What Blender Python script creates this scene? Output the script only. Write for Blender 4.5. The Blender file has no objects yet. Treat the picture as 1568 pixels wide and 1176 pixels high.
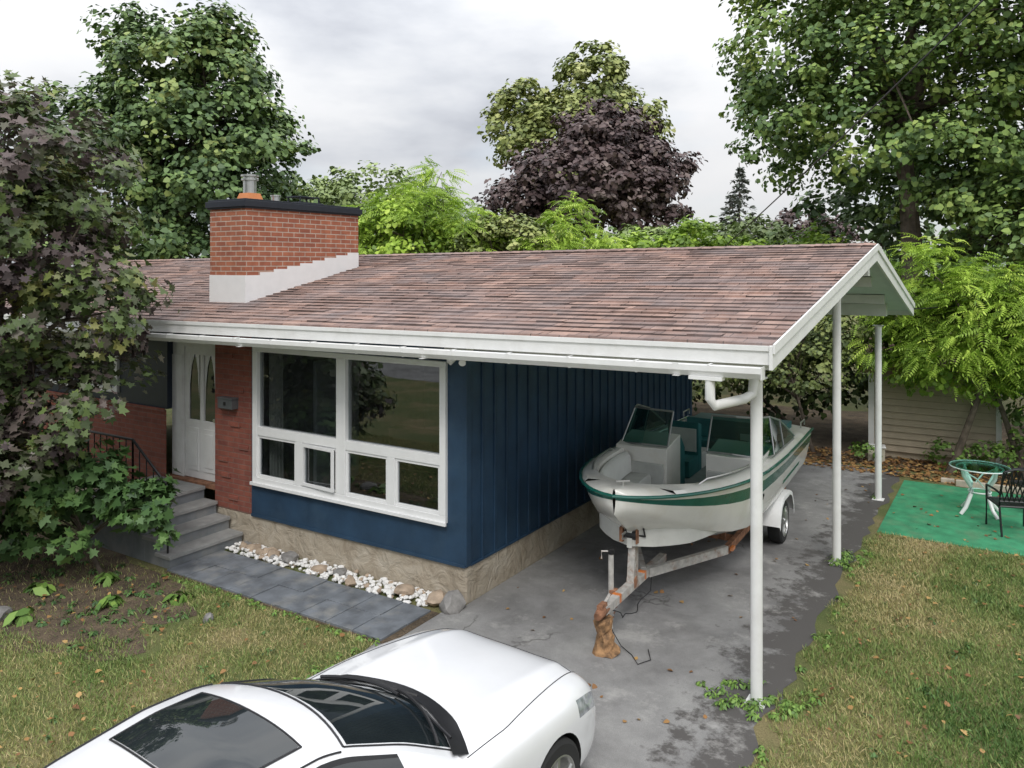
import bpy, bmesh, math, random, mathutils
import numpy as np
from mathutils import Vector, Matrix
from mathutils.bvhtree import BVHTree
R=math.radians
scene=bpy.context.scene
scene.view_settings.view_transform='Standard'
scene.view_settings.look='None'
scene.view_settings.exposure=0
random.seed(3)

# ------------------------------------------------------------------ materials
def ramp(nt,fac,stops):
    n=nt.nodes.new('ShaderNodeValToRGB')
    e=n.color_ramp.elements
    while len(e)<len(stops): e.new(0.5)
    for i,(p,c) in enumerate(stops):
        e[i].position=p; e[i].color=(c[0],c[1],c[2],1)
    nt.links.new(fac,n.inputs[0]); return n.outputs[0]
def noise(nt,vec,scale,detail=5,rough=.55,dist=0):
    n=nt.nodes.new('ShaderNodeTexNoise'); n.inputs['Scale'].default_value=scale
    n.inputs['Detail'].default_value=detail; n.inputs['Roughness'].default_value=rough
    n.inputs['Distortion'].default_value=dist
    if vec is not None: nt.links.new(vec,n.inputs['Vector'])
    return n.outputs[0]
def newmat(name):
    m=bpy.data.materials.new(name); m.use_nodes=True
    nt=m.node_tree; b=nt.nodes['Principled BSDF']
    tc=nt.nodes.new('ShaderNodeTexCoord')
    return m,nt,b,tc.outputs['Object']
def mapping(nt,vec,scale=(1,1,1),loc=(0,0,0),rot=(0,0,0)):
    n=nt.nodes.new('ShaderNodeMapping'); n.inputs['Scale'].default_value=scale
    n.inputs['Location'].default_value=loc; n.inputs['Rotation'].default_value=rot
    nt.links.new(vec,n.inputs['Vector']); return n.outputs[0]
def mix(nt,a,b,fac,mode='MIX'):
    n=nt.nodes.new('ShaderNodeMix'); n.data_type='RGBA'; n.blend_type=mode
    for s,v in ((n.inputs[6],a),(n.inputs[7],b)):
        if isinstance(v,tuple): s.default_value=(v[0],v[1],v[2],1)
        else: nt.links.new(v,s)
    if isinstance(fac,(int,float)): n.inputs[0].default_value=fac
    else: nt.links.new(fac,n.inputs[0])
    return n.outputs[2]
def math_(nt,op,a,b=None,c=None):
    n=nt.nodes.new('ShaderNodeMath'); n.operation=op
    for i,v in enumerate((a,b,c)):
        if v is None: continue
        if isinstance(v,(int,float)): n.inputs[i].default_value=v
        else: nt.links.new(v,n.inputs[i])
    return n.outputs[0]
def bump(nt,b,h,strength=.3,dist=.01,prev=None):
    n=nt.nodes.new('ShaderNodeBump'); n.inputs['Strength'].default_value=strength
    n.inputs['Distance'].default_value=dist; nt.links.new(h,n.inputs['Height'])
    if prev is not None: nt.links.new(prev,n.inputs['Normal'])
    nt.links.new(n.outputs[0],b.inputs['Normal']); return n.outputs[0]
def simple(name,c,rough=.5,metal=0,var=.12,scale=6,bmp=0,bscale=60,coat=0,spec=.5,dirt=None,dirtamt=.5,dscale=2.3):
    m,nt,b,v=newmat(name)
    n=noise(nt,v,scale,4)
    lo=tuple(x*(1-var) for x in c); hi=tuple(min(1,x*(1+var)) for x in c)
    col=ramp(nt,n,[(.3,lo),(.7,hi)])
    if dirt:
        n2=noise(nt,v,dscale,7,.7)
        f=ramp(nt,n2,[(.5,(0,0,0)),(.7,(dirtamt,)*3)])
        col=mix(nt,col,dirt,f)
    nt.links.new(col,b.inputs['Base Color'])
    b.inputs['Roughness'].default_value=rough; b.inputs['Metallic'].default_value=metal
    b.inputs['Specular IOR Level'].default_value=spec
    if coat: b.inputs['Coat Weight'].default_value=coat; b.inputs['Coat Roughness'].default_value=.04
    if bmp: bump(nt,b,noise(nt,v,bscale,4),bmp,.01)
    return m
def leafmat(name,stops,trans=0,rough=.5,gain=1.5):
    m,nt,b,v=newmat(name)
    a=nt.nodes.new('ShaderNodeAttribute'); a.attribute_name='v'
    col=ramp(nt,a.outputs['Fac'],[(p,tuple(min(.75,x*gain) for x in c)) for p,c in stops])
    nt.links.new(col,b.inputs['Base Color']); b.inputs['Roughness'].default_value=rough
    b.inputs['Specular IOR Level'].default_value=.35
    if trans:
        t=nt.nodes.new('ShaderNodeBsdfTranslucent'); nt.links.new(col,t.inputs[0])
        mx=nt.nodes.new('ShaderNodeMixShader'); mx.inputs[0].default_value=trans
        nt.links.new(b.outputs[0],mx.inputs[1]); nt.links.new(t.outputs[0],mx.inputs[2])
        nt.links.new(mx.outputs[0],nt.nodes['Material Output'].inputs[0])
    return m

WHITE=simple('white_paint',(.82,.82,.81),.45,var=.04,dirt=(.56,.53,.48),dirtamt=.28)
WHITEV=simple('white_vinyl',(.82,.82,.82),.35,var=.03)
SOFFIT=simple('soffit_paint',(.68,.72,.7),.6,var=.05)
NAVY=simple('navy_wood',(.021,.052,.098),.5,var=.2,scale=3,dirt=(.045,.085,.13),dirtamt=.4,bmp=.15,bscale=40)
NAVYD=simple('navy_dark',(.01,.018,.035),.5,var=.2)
BLACK=simple('black_metal',(.014,.014,.016),.4,var=.2)
RUBBER=simple('rubber',(.02,.02,.02),.8,var=.2)
STEEL=simple('steel',(.55,.55,.54),.35,metal=.9,var=.1)
GALV=simple('galvanised',(.52,.5,.47),.55,metal=.2,var=.2,scale=14,dirt=(.26,.12,.06),dirtamt=1,dscale=5)
RUST=simple('rusty_steel',(.26,.125,.07),.85,metal=.05,var=.5,scale=12)
STEP=simple('grey_painted_step',(.2,.215,.23),.7,var=.15,dirt=(.3,.29,.27),dirtamt=.6,bmp=.2)
BARK=simple('bark',(.12,.095,.075),.9,var=.4,scale=9,bmp=.6,bscale=20)
WOOD=simple('old_wood',(.3,.17,.08),.8,var=.6,scale=14,bmp=.8,bscale=25,dirt=(.05,.03,.02),dirtamt=1,dscale=8)
SIDING=simple('beige_siding',(.5,.42,.31),.6,var=.06,dirt=(.36,.3,.22),dirtamt=.6)
ORANGE=simple('clay_flue',(.6,.22,.08),.7)
ROCKW=simple('white_stone',(.78,.77,.75),.7,var=.12,scale=14,bmp=.3,bscale=30)
ROCKG=simple('grey_stone',(.25,.24,.23),.85,var=.35,scale=9,bmp=.5,bscale=18)
ROCKB=simple('brown_stone',(.4,.31,.23),.85,var=.3,scale=9,bmp=.5,bscale=18)
CARPETF=simple('floor_carpet',(.1,.085,.07),.95)

def glassmat(name,tint=(.55,.6,.62),base=.06):
    m,nt,b,v=newmat(name)
    nt.nodes.remove(b)
    tr=nt.nodes.new('ShaderNodeBsdfTransparent'); tr.inputs[0].default_value=(*tint,1)
    gl=nt.nodes.new('ShaderNodeBsdfGlossy'); gl.inputs['Roughness'].default_value=.015
    gl.inputs[0].default_value=(.9,.93,.95,1)
    lw=nt.nodes.new('ShaderNodeLayerWeight'); lw.inputs[0].default_value=.5
    f=math_(nt,'MULTIPLY_ADD',math_(nt,'POWER',lw.outputs['Facing'],4.0),.9,base)
    bp=nt.nodes.new('ShaderNodeBump'); bp.inputs['Strength'].default_value=.05; bp.inputs['Distance'].default_value=.02
    nt.links.new(noise(nt,v,1.6,2),bp.inputs['Height']); nt.links.new(bp.outputs[0],gl.inputs['Normal'])
    mx=nt.nodes.new('ShaderNodeMixShader'); nt.links.new(f,mx.inputs[0])
    nt.links.new(tr.outputs[0],mx.inputs[1]); nt.links.new(gl.outputs[0],mx.inputs[2])
    nt.links.new(mx.outputs[0],nt.nodes['Material Output'].inputs[0]); return m
GLASS=glassmat('window_glass',(.5,.55,.57),.16)
BGLASS=glassmat('boat_glass',(.16,.34,.3),.08)
TGLASS=glassmat('table_glass',(.6,.85,.78),.1)
m,nt,b,v=newmat('car_glass'); b.inputs['Roughness'].default_value=.02
b.inputs['Specular IOR Level'].default_value=.9; nt.links.new(ramp(nt,noise(nt,v,3),[(.3,(.012,.016,.018)),(.7,(.02,.026,.028))]),b.inputs['Base Color']); CARGLASS=m
CARPAINT=simple('car_white_paint',(.82,.825,.84),.22,var=.015,coat=1)

def brickmat(name,c1,c2,mort):
    m,nt,b,v=newmat(name)
    br=nt.nodes.new('ShaderNodeTexBrick')
    sep=nt.nodes.new('ShaderNodeSeparateXYZ'); nt.links.new(v,sep.inputs[0])
    cb=nt.nodes.new('ShaderNodeCombineXYZ'); nt.links.new(math_(nt,'ADD',sep.outputs[0],sep.outputs[1]),cb.inputs[0]); nt.links.new(sep.outputs[2],cb.inputs[1])
    nt.links.new(cb.outputs[0],br.inputs['Vector'])
    br.inputs['Scale'].default_value=1; br.inputs['Brick Width'].default_value=.23; br.inputs['Row Height'].default_value=.075
    br.inputs['Mortar Size'].default_value=.008; br.inputs['Mortar Smooth'].default_value=.2
    br.inputs['Color1'].default_value=(*c1,1); br.inputs['Color2'].default_value=(*c2,1); br.inputs['Mortar'].default_value=(*mort,1)
    n=noise(nt,v,7,6)
    col=mix(nt,br.outputs[0],ramp(nt,n,[(.3,(.6,.55,.55)),(.7,(1,1,1))]),.7,'MULTIPLY')
    nt.links.new(col,b.inputs['Base Color']); b.inputs['Roughness'].default_value=.85
    p=bump(nt,b,math_(nt,'SUBTRACT',1.0,br.outputs['Fac']),.6,.008)
    bump(nt,b,noise(nt,v,40),.25,.005,p)
    return m
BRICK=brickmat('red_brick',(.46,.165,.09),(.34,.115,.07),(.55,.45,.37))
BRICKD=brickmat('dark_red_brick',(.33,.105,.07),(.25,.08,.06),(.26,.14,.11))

m,nt,b,v=newmat('roof_shingles')
DYR=4.3/30
br=nt.nodes.new('ShaderNodeTexBrick'); nt.links.new(mapping(nt,v,loc=(0,.7,0)),br.inputs['Vector'])
br.inputs['Scale'].default_value=1; br.inputs['Brick Width'].default_value=.33; br.inputs['Row Height'].default_value=DYR
br.inputs['Mortar Size'].default_value=.006; br.inputs['Mortar Smooth'].default_value=.1
br.inputs['Color1'].default_value=(.46,.31,.255,1); br.inputs['Color2'].default_value=(.26,.17,.145,1); br.inputs['Mortar'].default_value=(.1,.07,.06,1)
n1=noise(nt,mapping(nt,v,scale=(.9,1.6,1)),1.0,7,.65,.6)
c=mix(nt,br.outputs[0],(.26,.225,.225),ramp(nt,n1,[(.42,(0,0,0)),(.66,(.75,.75,.75))]))
n2=noise(nt,v,140,3)
c=mix(nt,c,ramp(nt,n2,[(.3,(.65,.65,.65)),(.7,(1.05,1.05,1.05))]),.8,'MULTIPLY')
n3=noise(nt,mapping(nt,v,scale=(5,.35,1)),1.2,4)
c=mix(nt,c,ramp(nt,n3,[(.35,(.76,.74,.74)),(.65,(1.18,1.14,1.12))]),.8,'MULTIPLY')
nt.links.new(c,b.inputs['Base Color']); b.inputs['Roughness'].default_value=.95; bump(nt,b,n2,.4,.004); SHINGLE=m

m,nt,b,v=newmat('foundation_parging')
n1=noise(nt,v,2.2,8,.65,.8)
c=ramp(nt,n1,[(.3,(.27,.22,.16)),(.5,(.42,.36,.28)),(.7,(.5,.45,.37))])
nt.links.new(c,b.inputs['Base Color']); b.inputs['Roughness'].default_value=.9
bump(nt,b,noise(nt,mapping(nt,v,rot=(0,.6,.6)),4,6,.6,1.2),.9,.06); FOUND=m

m,nt,b,v=newmat('old_asphalt')
n1=noise(nt,v,.9,7,.6,.4); n2=noise(nt,v,170,3); n3=noise(nt,v,3.2,7,.7)
c=ramp(nt,n1,[(.30,(.17,.165,.162)),(.5,(.27,.265,.26)),(.7,(.34,.335,.325))])
c=mix(nt,c,ramp(nt,n3,[(.33,(.74,.74,.74)),(.6,(1.05,1.05,1.05))]),.7,'MULTIPLY')
c=mix(nt,c,ramp(nt,n2,[(.25,(.55,.55,.55)),(.75,(1.3,1.3,1.3))]),.8,'MULTIPLY')
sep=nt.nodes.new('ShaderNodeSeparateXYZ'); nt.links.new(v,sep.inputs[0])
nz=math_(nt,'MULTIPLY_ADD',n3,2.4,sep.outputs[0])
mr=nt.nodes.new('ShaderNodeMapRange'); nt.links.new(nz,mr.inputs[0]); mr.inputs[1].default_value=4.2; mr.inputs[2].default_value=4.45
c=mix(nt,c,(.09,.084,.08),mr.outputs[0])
pl=ramp(nt,noise(nt,mapping(nt,v,loc=(4,2,0)),1.4,8,.75),[(.56,(0,0,0)),(.66,(.6,.6,.6))])
c=mix(nt,c,(.42,.41,.39),pl)
vo=nt.nodes.new('ShaderNodeTexVoronoi'); vo.feature='DISTANCE_TO_EDGE'; vo.inputs['Scale'].default_value=.6
wn=nt.nodes.new('ShaderNodeTexNoise'); wn.inputs['Scale'].default_value=2.5; wn.inputs['Detail'].default_value=8; nt.links.new(v,wn.inputs['Vector'])
nt.links.new(mix(nt,v,wn.outputs[1],.35),vo.inputs['Vector'])
cr=ramp(nt,vo.outputs[0],[(.0,(.8,.8,.8)),(.006,(0,0,0))])
gate=ramp(nt,noise(nt,v,.6,2),[(.52,(0,0,0)),(.6,(1,1,1))])
cr=mix(nt,cr,gate,1.0,'MULTIPLY')
c=mix(nt,c,(.06,.056,.05),cr)
nt.links.new(c,b.inputs['Base Color']); b.inputs['Roughness'].default_value=.9
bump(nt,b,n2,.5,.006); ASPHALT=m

m,nt,b,v=newmat('lawn_soil')
n1=noise(nt,v,.8,8,.65,.3); n2=noise(nt,v,60,4)
c=ramp(nt,n1,[(.3,(.09,.13,.035)),(.48,(.15,.165,.055)),(.6,(.25,.21,.1)),(.75,(.33,.26,.14))])
c=mix(nt,c,ramp(nt,n2,[(.3,(.5,.5,.45)),(.7,(1.1,1.1,1.1))]),.9,'MULTIPLY')
nt.links.new(c,b.inputs['Base Color']); b.inputs['Roughness'].default_value=.95; bump(nt,b,n2,.8,.02); LAWNM=m
m,nt,b,v=newmat('soil')
n1=noise(nt,v,3,8,.65); n2=noise(nt,v,45,4)
c=ramp(nt,n1,[(.35,(.08,.06,.042)),(.55,(.15,.11,.075)),(.7,(.2,.17,.1))])
c=mix(nt,c,ramp(nt,n2,[(.3,(.5,.5,.5)),(.7,(1.3,1.3,1.2))]),.9,'MULTIPLY')
nt.links.new(c,b.inputs['Base Color']); b.inputs['Roughness'].default_value=1; bump(nt,b,n2,.9,.03); SOIL=m
SLATE=simple('slate_tile',(.16,.175,.195),.6,var=.35,scale=4,bmp=.3,bscale=25,dirt=(.32,.31,.28),dirtamt=.7)
TURF=simple('green_turf',(.045,.27,.13),.9,var=.25,scale=5,bmp=.6,bscale=150,dirt=(.13,.26,.14),dirtamt=.8)

def st(*cs):
    n=len(cs); return [(i/(n-1),c) for i,c in enumerate(cs)]
L_MAPLE=leafmat('maple_leaves',st((.035,.062,.028),(.07,.115,.042),(.11,.17,.055),(.19,.23,.07)),gain=1.6)
L_MAPLE2=leafmat('maple_leaves_fresh',st((.045,.082,.028),(.09,.145,.042),(.15,.215,.055),(.25,.3,.08)),gain=1.7)
L_BRIGHT=leafmat('bright_leaves',st((.09,.15,.025),(.17,.26,.035),(.25,.36,.05),(.35,.45,.08)),.25,gain=1.7)
L_OLIVE=leafmat('olive_leaves',st((.05,.07,.028),(.11,.14,.045),(.19,.22,.07),(.26,.27,.1)),gain=1.6)
L_PURPLE=leafmat('purple_leaves',st((.03,.019,.02),(.065,.042,.042),(.105,.075,.07),(.16,.125,.11)),gain=1.5)
L_CRIMSON=leafmat('crimson_green_leaves',st((.04,.028,.028),(.11,.085,.08),(.05,.075,.028),(.085,.12,.035),(.15,.15,.045)),.1,.4,gain=1.55)
L_PALE=leafmat('pale_leaves',st((.1,.14,.055),(.16,.21,.08),(.23,.29,.11),(.3,.36,.15)),gain=1.5)
L_SPRUCE=leafmat('spruce_needles',st((.07,.08,.07),(.1,.115,.1),(.13,.14,.12)),gain=1.5)
L_SHRUB=leafmat('shrub_leaves',st((.025,.055,.02),(.05,.1,.028),(.085,.15,.04)),gain=1.5)
L_DARK=leafmat('dark_leaves',st((.02,.035,.012),(.04,.07,.02),(.08,.11,.03)),gain=1.3)
L_GRASS=leafmat('grass_blades',st((.05,.095,.024),(.10,.155,.04),(.17,.195,.065),(.27,.235,.105),(.38,.31,.17)),0,.6,gain=1.6)
L_WEED=leafmat('weed_leaves',st((.06,.12,.028),(.11,.19,.04),(.17,.27,.055)),gain=1.4)
L_DRY=leafmat('dry_leaves',st((.12,.06,.03),(.25,.13,.05),(.4,.26,.1)),gain=1.2)

# ------------------------------------------------------------------ mesh helper
def empty(name,loc=(0,0,0),rz=0):
    e=bpy.data.objects.new(name,None); scene.collection.objects.link(e); e.location=loc; e.rotation_euler=(0,0,rz)
    e.empty_display_size=.2; return e
class MB:
    def __init__(s): s.v=[];s.f=[];s.m=[]
    def hexa(s,p,m=0):
        i=len(s.v); s.v+=[tuple(q) for q in p]
        for f in ((0,3,2,1),(4,5,6,7),(0,1,5,4),(1,2,6,5),(2,3,7,6),(3,0,4,7)):
            s.f.append(tuple(i+k for k in f)); s.m.append(m)
    def box(s,x0,x1,y0,y1,z0,z1,m=0):
        s.hexa([(x0,y0,z0),(x1,y0,z0),(x1,y1,z0),(x0,y1,z0),(x0,y0,z1),(x1,y0,z1),(x1,y1,z1),(x0,y1,z1)],m)
    def obox(s,c,size,rz=0,m=0,rx=0):
        M=Matrix.Translation(c)@Matrix.Rotation(rz,4,'Z')@Matrix.Rotation(rx,4,'X'); a,b,d=[q/2 for q in size]
        s.hexa([tuple(M@Vector(p)) for p in ((-a,-b,-d),(a,-b,-d),(a,b,-d),(-a,b,-d),(-a,-b,d),(a,-b,d),(a,b,d),(-a,b,d))],m)
    def poly(s,pts,m=0):
        i=len(s.v); s.v+=[tuple(p) for p in pts]; s.f.append(tuple(range(i,i+len(pts)))); s.m.append(m)
    def tube(s,pts,rad,seg=8,m=0,cap=True):
        pts=[Vector(p) for p in pts]
        if not hasattr(rad,'__len__'): rad=[rad]*len(pts)
        rings=[]; up=Vector((0,0,1))
        for k,p in enumerate(pts):
            d=(pts[min(k+1,len(pts)-1)]-pts[max(k-1,0)]).normalized()
            a=d.cross(up)
            if a.length<.05: a=d.cross(Vector((1,0,0)))
            a.normalize(); b=d.cross(a)
            i=len(s.v)
            for j in range(seg):
                t=2*math.pi*j/seg; s.v.append(tuple(p+(a*math.cos(t)+b*math.sin(t))*rad[k]))
            rings.append(i)
        for k in range(len(rings)-1):
            for j in range(seg):
                a,b=rings[k],rings[k+1]; s.f.append((a+j,a+(j+1)%seg,b+(j+1)%seg,b+j)); s.m.append(m)
        if cap:
            s.f.append(tuple(rings[0]+j for j in reversed(range(seg)))); s.m.append(m)
            s.f.append(tuple(rings[-1]+j for j in range(seg))); s.m.append(m)
    def lathe(s,prof,c,axis='z',seg=32,m=0):
        idx=[]
        for r,h in prof:
            i=len(s.v)
            for j in range(seg):
                t=2*math.pi*j/seg; a,b=r*math.cos(t),r*math.sin(t)
                s.v.append((c[0]+a,c[1]+b,c[2]+h) if axis=='z' else (c[0]+h,c[1]+a,c[2]+b))
            idx.append(i)
        for k in range(len(idx)-1):
            for j in range(seg):
                a,b=idx[k],idx[k+1]; s.f.append((a+j,a+(j+1)%seg,b+(j+1)%seg,b+j)); s.m.append(m)
    def grid(s,G,mfun=None,m=0):
        i=len(s.v); nr=len(G); nc=len(G[0])
        for r in G: s.v+=[tuple(p) for p in r]
        for a in range(nr-1):
            for b in range(nc-1):
                s.f.append((i+a*nc+b,i+a*nc+b+1,i+(a+1)*nc+b+1,i+(a+1)*nc+b)); s.m.append(mfun(a,b) if mfun else m)
    def build(s,name,mats,parent=None,smooth=False,bevel=0,angle=35,recalc=True):
        me=bpy.data.meshes.new(name); me.from_pydata(s.v,[],s.f)
        for q in mats: me.materials.append(q)
        me.polygons.foreach_set('material_index',s.m)
        if recalc:
            bm=bmesh.new(); bm.from_mesh(me); bmesh.ops.recalc_face_normals(bm,faces=bm.faces); bm.to_mesh(me); bm.free()
        if smooth:
            me.polygons.foreach_set('use_smooth',[True]*len(me.polygons)); me.set_sharp_from_angle(angle=R(angle))
        ob=bpy.data.objects.new(name,me); scene.collection.objects.link(ob)
        if parent: ob.parent=parent
        if bevel:
            md=ob.modifiers.new('bevel','BEVEL'); md.width=bevel; md.segments=2; md.limit_method='ANGLE'; md.angle_limit=R(40)
        return ob

# ------------------------------------------------------------------ foliage (numpy)
def fold(pts,k=.25): return np.array([(x,y,abs(x)*k) for x,y in pts],float)
T_MAPLE=(fold([(0,-.5),(.12,-.28),(.48,-.34),(.36,-.05),(.6,.2),(.24,.16),(.16,.36),(0,.6),(-.16,.36),(-.24,.16),(-.6,.2),(-.36,-.05),(-.48,-.34),(-.12,-.28)]),[tuple(range(14))])
T_LEAF=(fold([(0,-.5),(.42,-.22),(.3,.22),(0,.55),(-.3,.22),(-.42,-.22)],.35),[tuple(range(6))])
T_OVAL=(fold([(0,-.5),(.22,-.15),(.2,.2),(0,.55),(-.2,.2),(-.22,-.15)],.4),[tuple(range(6))])
def frond():
    V=[];F=[]
    for k in range(7):
        y=.14+k*.12; ln=.24*math.sin(math.pi*(.25+.6*k/6))+.05; z0=-.35*y*y
        for sg in (1,-1):
            i=len(V); dx,dy=ln*.92*sg,ln*.4
            V+=[(0,y,z0),(dx*.45+.0,y+dy*.45+.045,z0+.02*sg),(dx,y+dy,z0-.08),(dx*.5,y+dy*.5-.045,z0+.01)]
            F.append((i,i+1,i+2,i+3))
    i=len(V); V+=[(0,.95,-.3),(.04,1.05,-.37),(0,1.2,-.48),(-.04,1.05,-.37)]; F.append((i,i+1,i+2,i+3))
    return np.array(V),F
T_FROND=frond()
T_BLADE=(np.array([(-.07,0,0),(.07,0,0),(.03,.18,.6),(.0,.45,1.0)]),[(0,1,2),(0,2,3)])
def norm(a): return a/(np.linalg.norm(a,axis=1,keepdims=True)+1e-9)
def leaves(name,P,N,S,Vv,T,mat,parent=None,rng=None,tang=None):
    K=T[0].shape[0]; n=len(P)
    N=norm(N)
    t=tang if tang is not None else rng.normal(size=(n,3))
    ty=norm(t-N*np.sum(t*N,axis=1,keepdims=True)); tx=np.cross(ty,N)
    V=(P[:,None,:]+S[:,None,None]*(T[0][None,:,0:1]*tx[:,None,:]+T[0][None,:,1:2]*ty[:,None,:]+T[0][None,:,2:3]*N[:,None,:])).reshape(-1,3)
    tl=np.concatenate([np.array(f) for f in T[1]]); lens=np.array([len(f) for f in T[1]])
    loops=(tl[None,:]+(np.arange(n)*K)[:,None]).reshape(-1)
    st_=np.concatenate([[0],np.cumsum(np.tile(lens,n))[:-1]])
    me=bpy.data.meshes.new(name)
    me.vertices.add(len(V)); me.vertices.foreach_set('co',V.astype(np.float32).reshape(-1))
    me.loops.add(len(loops)); me.loops.foreach_set('vertex_index',loops.astype(np.int32))
    me.polygons.add(len(st_)); me.polygons.foreach_set('loop_start',st_.astype(np.int32))
    me.update(calc_edges=True)
    a=me.attributes.new('v','FLOAT','POINT'); a.data.foreach_set('value',np.clip(np.repeat(Vv,K),0,1).astype(np.float32))
    me.materials.append(mat)
    ob=bpy.data.objects.new(name,me); scene.collection.objects.link(ob)
    if parent is not None:
        ob.parent=parent; ob.matrix_parent_inverse=Matrix.Translation(-Vector(parent.location))
    return ob
def unit(rng,n): return norm(rng.normal(size=(n,3)))
def crown_pts(rng,lobes,nclump,rc,npl,inner=.18,vb=.45,vc=.22,vl=.16,flat=.7,droop=.0,hgrad=.0):
    lob=np.array([l[:6] for l in lobes],float); w=np.array([l[3]*l[5] for l in lobes]); w/=w.sum()
    k=rng.choice(len(lob),nclump,p=w); d=unit(rng,nclump); d[:,2]=np.where(d[:,2]<-.55,-d[:,2]*.6,d[:,2]); d=norm(d)
    fr=np.where(rng.random(nclump)<inner,rng.uniform(.2,.7,nclump),rng.uniform(.78,1.08,nclump))
    C=lob[k,:3]+d*lob[k,3:6]*fr[:,None]
    rr=rc*rng.uniform(.5,1.4,nclump); cv=rng.normal(size=nclump)
    idx=np.repeat(np.arange(nclump),npl); n=len(idx)
    dl=unit(rng,n); P=C[idx]+dl*(rr[idx]*rng.random(n)**.45)[:,None]*np.array([1,1,flat])
    P[:,2]-=droop*rng.random(n)
    N=dl*.5+d[idx]*.45+rng.normal(size=(n,3))*.38+np.array([0,0,.55])
    zmin,zmax=P[:,2].min(),P[:,2].max()
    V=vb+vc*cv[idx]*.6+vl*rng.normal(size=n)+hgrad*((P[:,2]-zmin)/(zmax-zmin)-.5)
    return P,N,V,C,d[idx]
def tree(name,base,tr,lobes,nclump,rc,npl,ls,mat,seed,T=T_LEAF,limbs=7,**kw):
    rng=np.random.default_rng(seed); root=empty(name,base)
    P,N,V,C,D=crown_pts(rng,lobes,nclump,rc,npl,**kw)
    tang=None
    if T is T_FROND:
        tang=D+rng.normal(size=D.shape)*.5; N=N*.5+np.array([0,0,.9])+rng.normal(size=N.shape)*.3
    k=P[:,2]>.03; P,N,V=P[k],N[k],V[k]
    if tang is not None: tang=tang[k]
    leaves('foliage',P,N,ls*rng.uniform(.6,1.3,len(P)),V,T,mat,root,rng,tang)
    mb=MB(); b=Vector(base); cz=sum(l[2] for l in lobes)/len(lobes); cx=sum(l[0] for l in lobes)/len(lobes); cy=sum(l[1] for l in lobes)/len(lobes)
    top=Vector((cx,cy,cz)); mid=b.lerp(top,.5)+Vector((tr*.5,-tr*.4,0))
    mb.tube([b,b.lerp(mid,.15),mid,top],[tr*1.35,tr,tr*.8,tr*.4],10)
    for i in range(limbs):
        c=Vector(C[rng.integers(len(C))]); s=b.lerp(top,rng.uniform(.45,.95)); m_=s.lerp(c,.5)+Vector((0,0,.12*(c-s).length))
        mb.tube([s,m_,c],[tr*.42,tr*.25,tr*.06],6)
        for q in range(2):
            c2=Vector(C[rng.integers(len(C))])
            if (c2-c).length<(c-s).length*1.2: mb.tube([m_,m_.lerp(c2,.5)+Vector((0,0,.1)),c2],[tr*.2,tr*.12,tr*.04],5)
    o=mb.build('trunk',[BARK],None,smooth=True); o.parent=root; o.matrix_parent_inverse=Matrix.Translation(-b)
    return root

# ------------------------------------------------------------------ ground
g=MB(); g.poly([(-220,-220,0),(220,-220,0),(220,220,0),(-220,220,0)]); g.build('ground',[LAWNM])
random.seed(11)
def wob(a,b,n,amp,ax):
    out=[]
    for i in range(n+1):
        t=i/n; p=[a[0]+(b[0]-a[0])*t,a[1]+(b[1]-a[1])*t]; p[ax]+=random.uniform(-amp,amp) if 0<i<n else 0; out.append(tuple(p))
    return out
edge=wob((3.68,-14),(3.6,9.4),90,.07,0)+wob((3.6,9.4),(.02,9.3),14,.08,1)[1:]
edge+=[(.02,-.02),(-.12,-.4),(-.25,-1.3)]+wob((-.25,-1.3),(-.2,-14),40,.05,0)[1:]
g=MB(); g.poly([(x,y,.005) for x,y in edge]); g.build('driveway',[ASPHALT])
g=MB(); g.poly([(-80,-21,.005),(80,-21,.005),(80,-14,.005),(-80,-14,.005)]); g.build('road',[ASPHALT])
def blob(name,cx,cy,rx,ry,z,mat,seed,n=60):
    random.seed(seed); ph=[random.uniform(0,6.28) for _ in range(5)]
    pts=[]
    for i in range(n):
        a=2*math.pi*i/n; k=1+.1*math.sin(2*a+ph[0])+.08*math.sin(5*a+ph[1])+.05*math.sin(9*a+ph[2])+.03*math.sin(17*a+ph[3])
        pts.append((cx+rx*k*math.cos(a),cy+ry*k*math.sin(a),z))
    g=MB(); g.poly(pts); return g.build(name,[mat])
blob('flower_bed',-5.1,-2.35,3.0,1.15,.004,SOIL,5)
blob('soil_bed',3.5,12.6,9,3.6,.003,SOIL,8)
g=MB(); random.seed(7)
ny=2; nx=9; x0,x1,y0,y1=-3.88,-.2,-1.27,-.4
g.box(x0,x1+.1,y0-.02,y1+.02,0,.012,1)
for i in range(nx):
    for j in range(ny):
        a=x0+(x1-x0)*i/nx+.006; b_=x0+(x1-x0)*(i+1)/nx-.006; c_=y0+(y1-y0)*j/ny+.006; d_=y0+(y1-y0)*(j+1)/ny-.006
        t=random.uniform(.03,.04); g.hexa([(a,c_,.0),(b_,c_,.0),(b_,d_,.0),(a,d_,.0),(a,c_,t),(b_,c_,t+random.uniform(-.004,.004)),(b_,d_,t),(a,d_,t+random.uniform(-.004,.004))])
g.build('slate_path',[SLATE,SOIL],bevel=.004)
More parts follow.
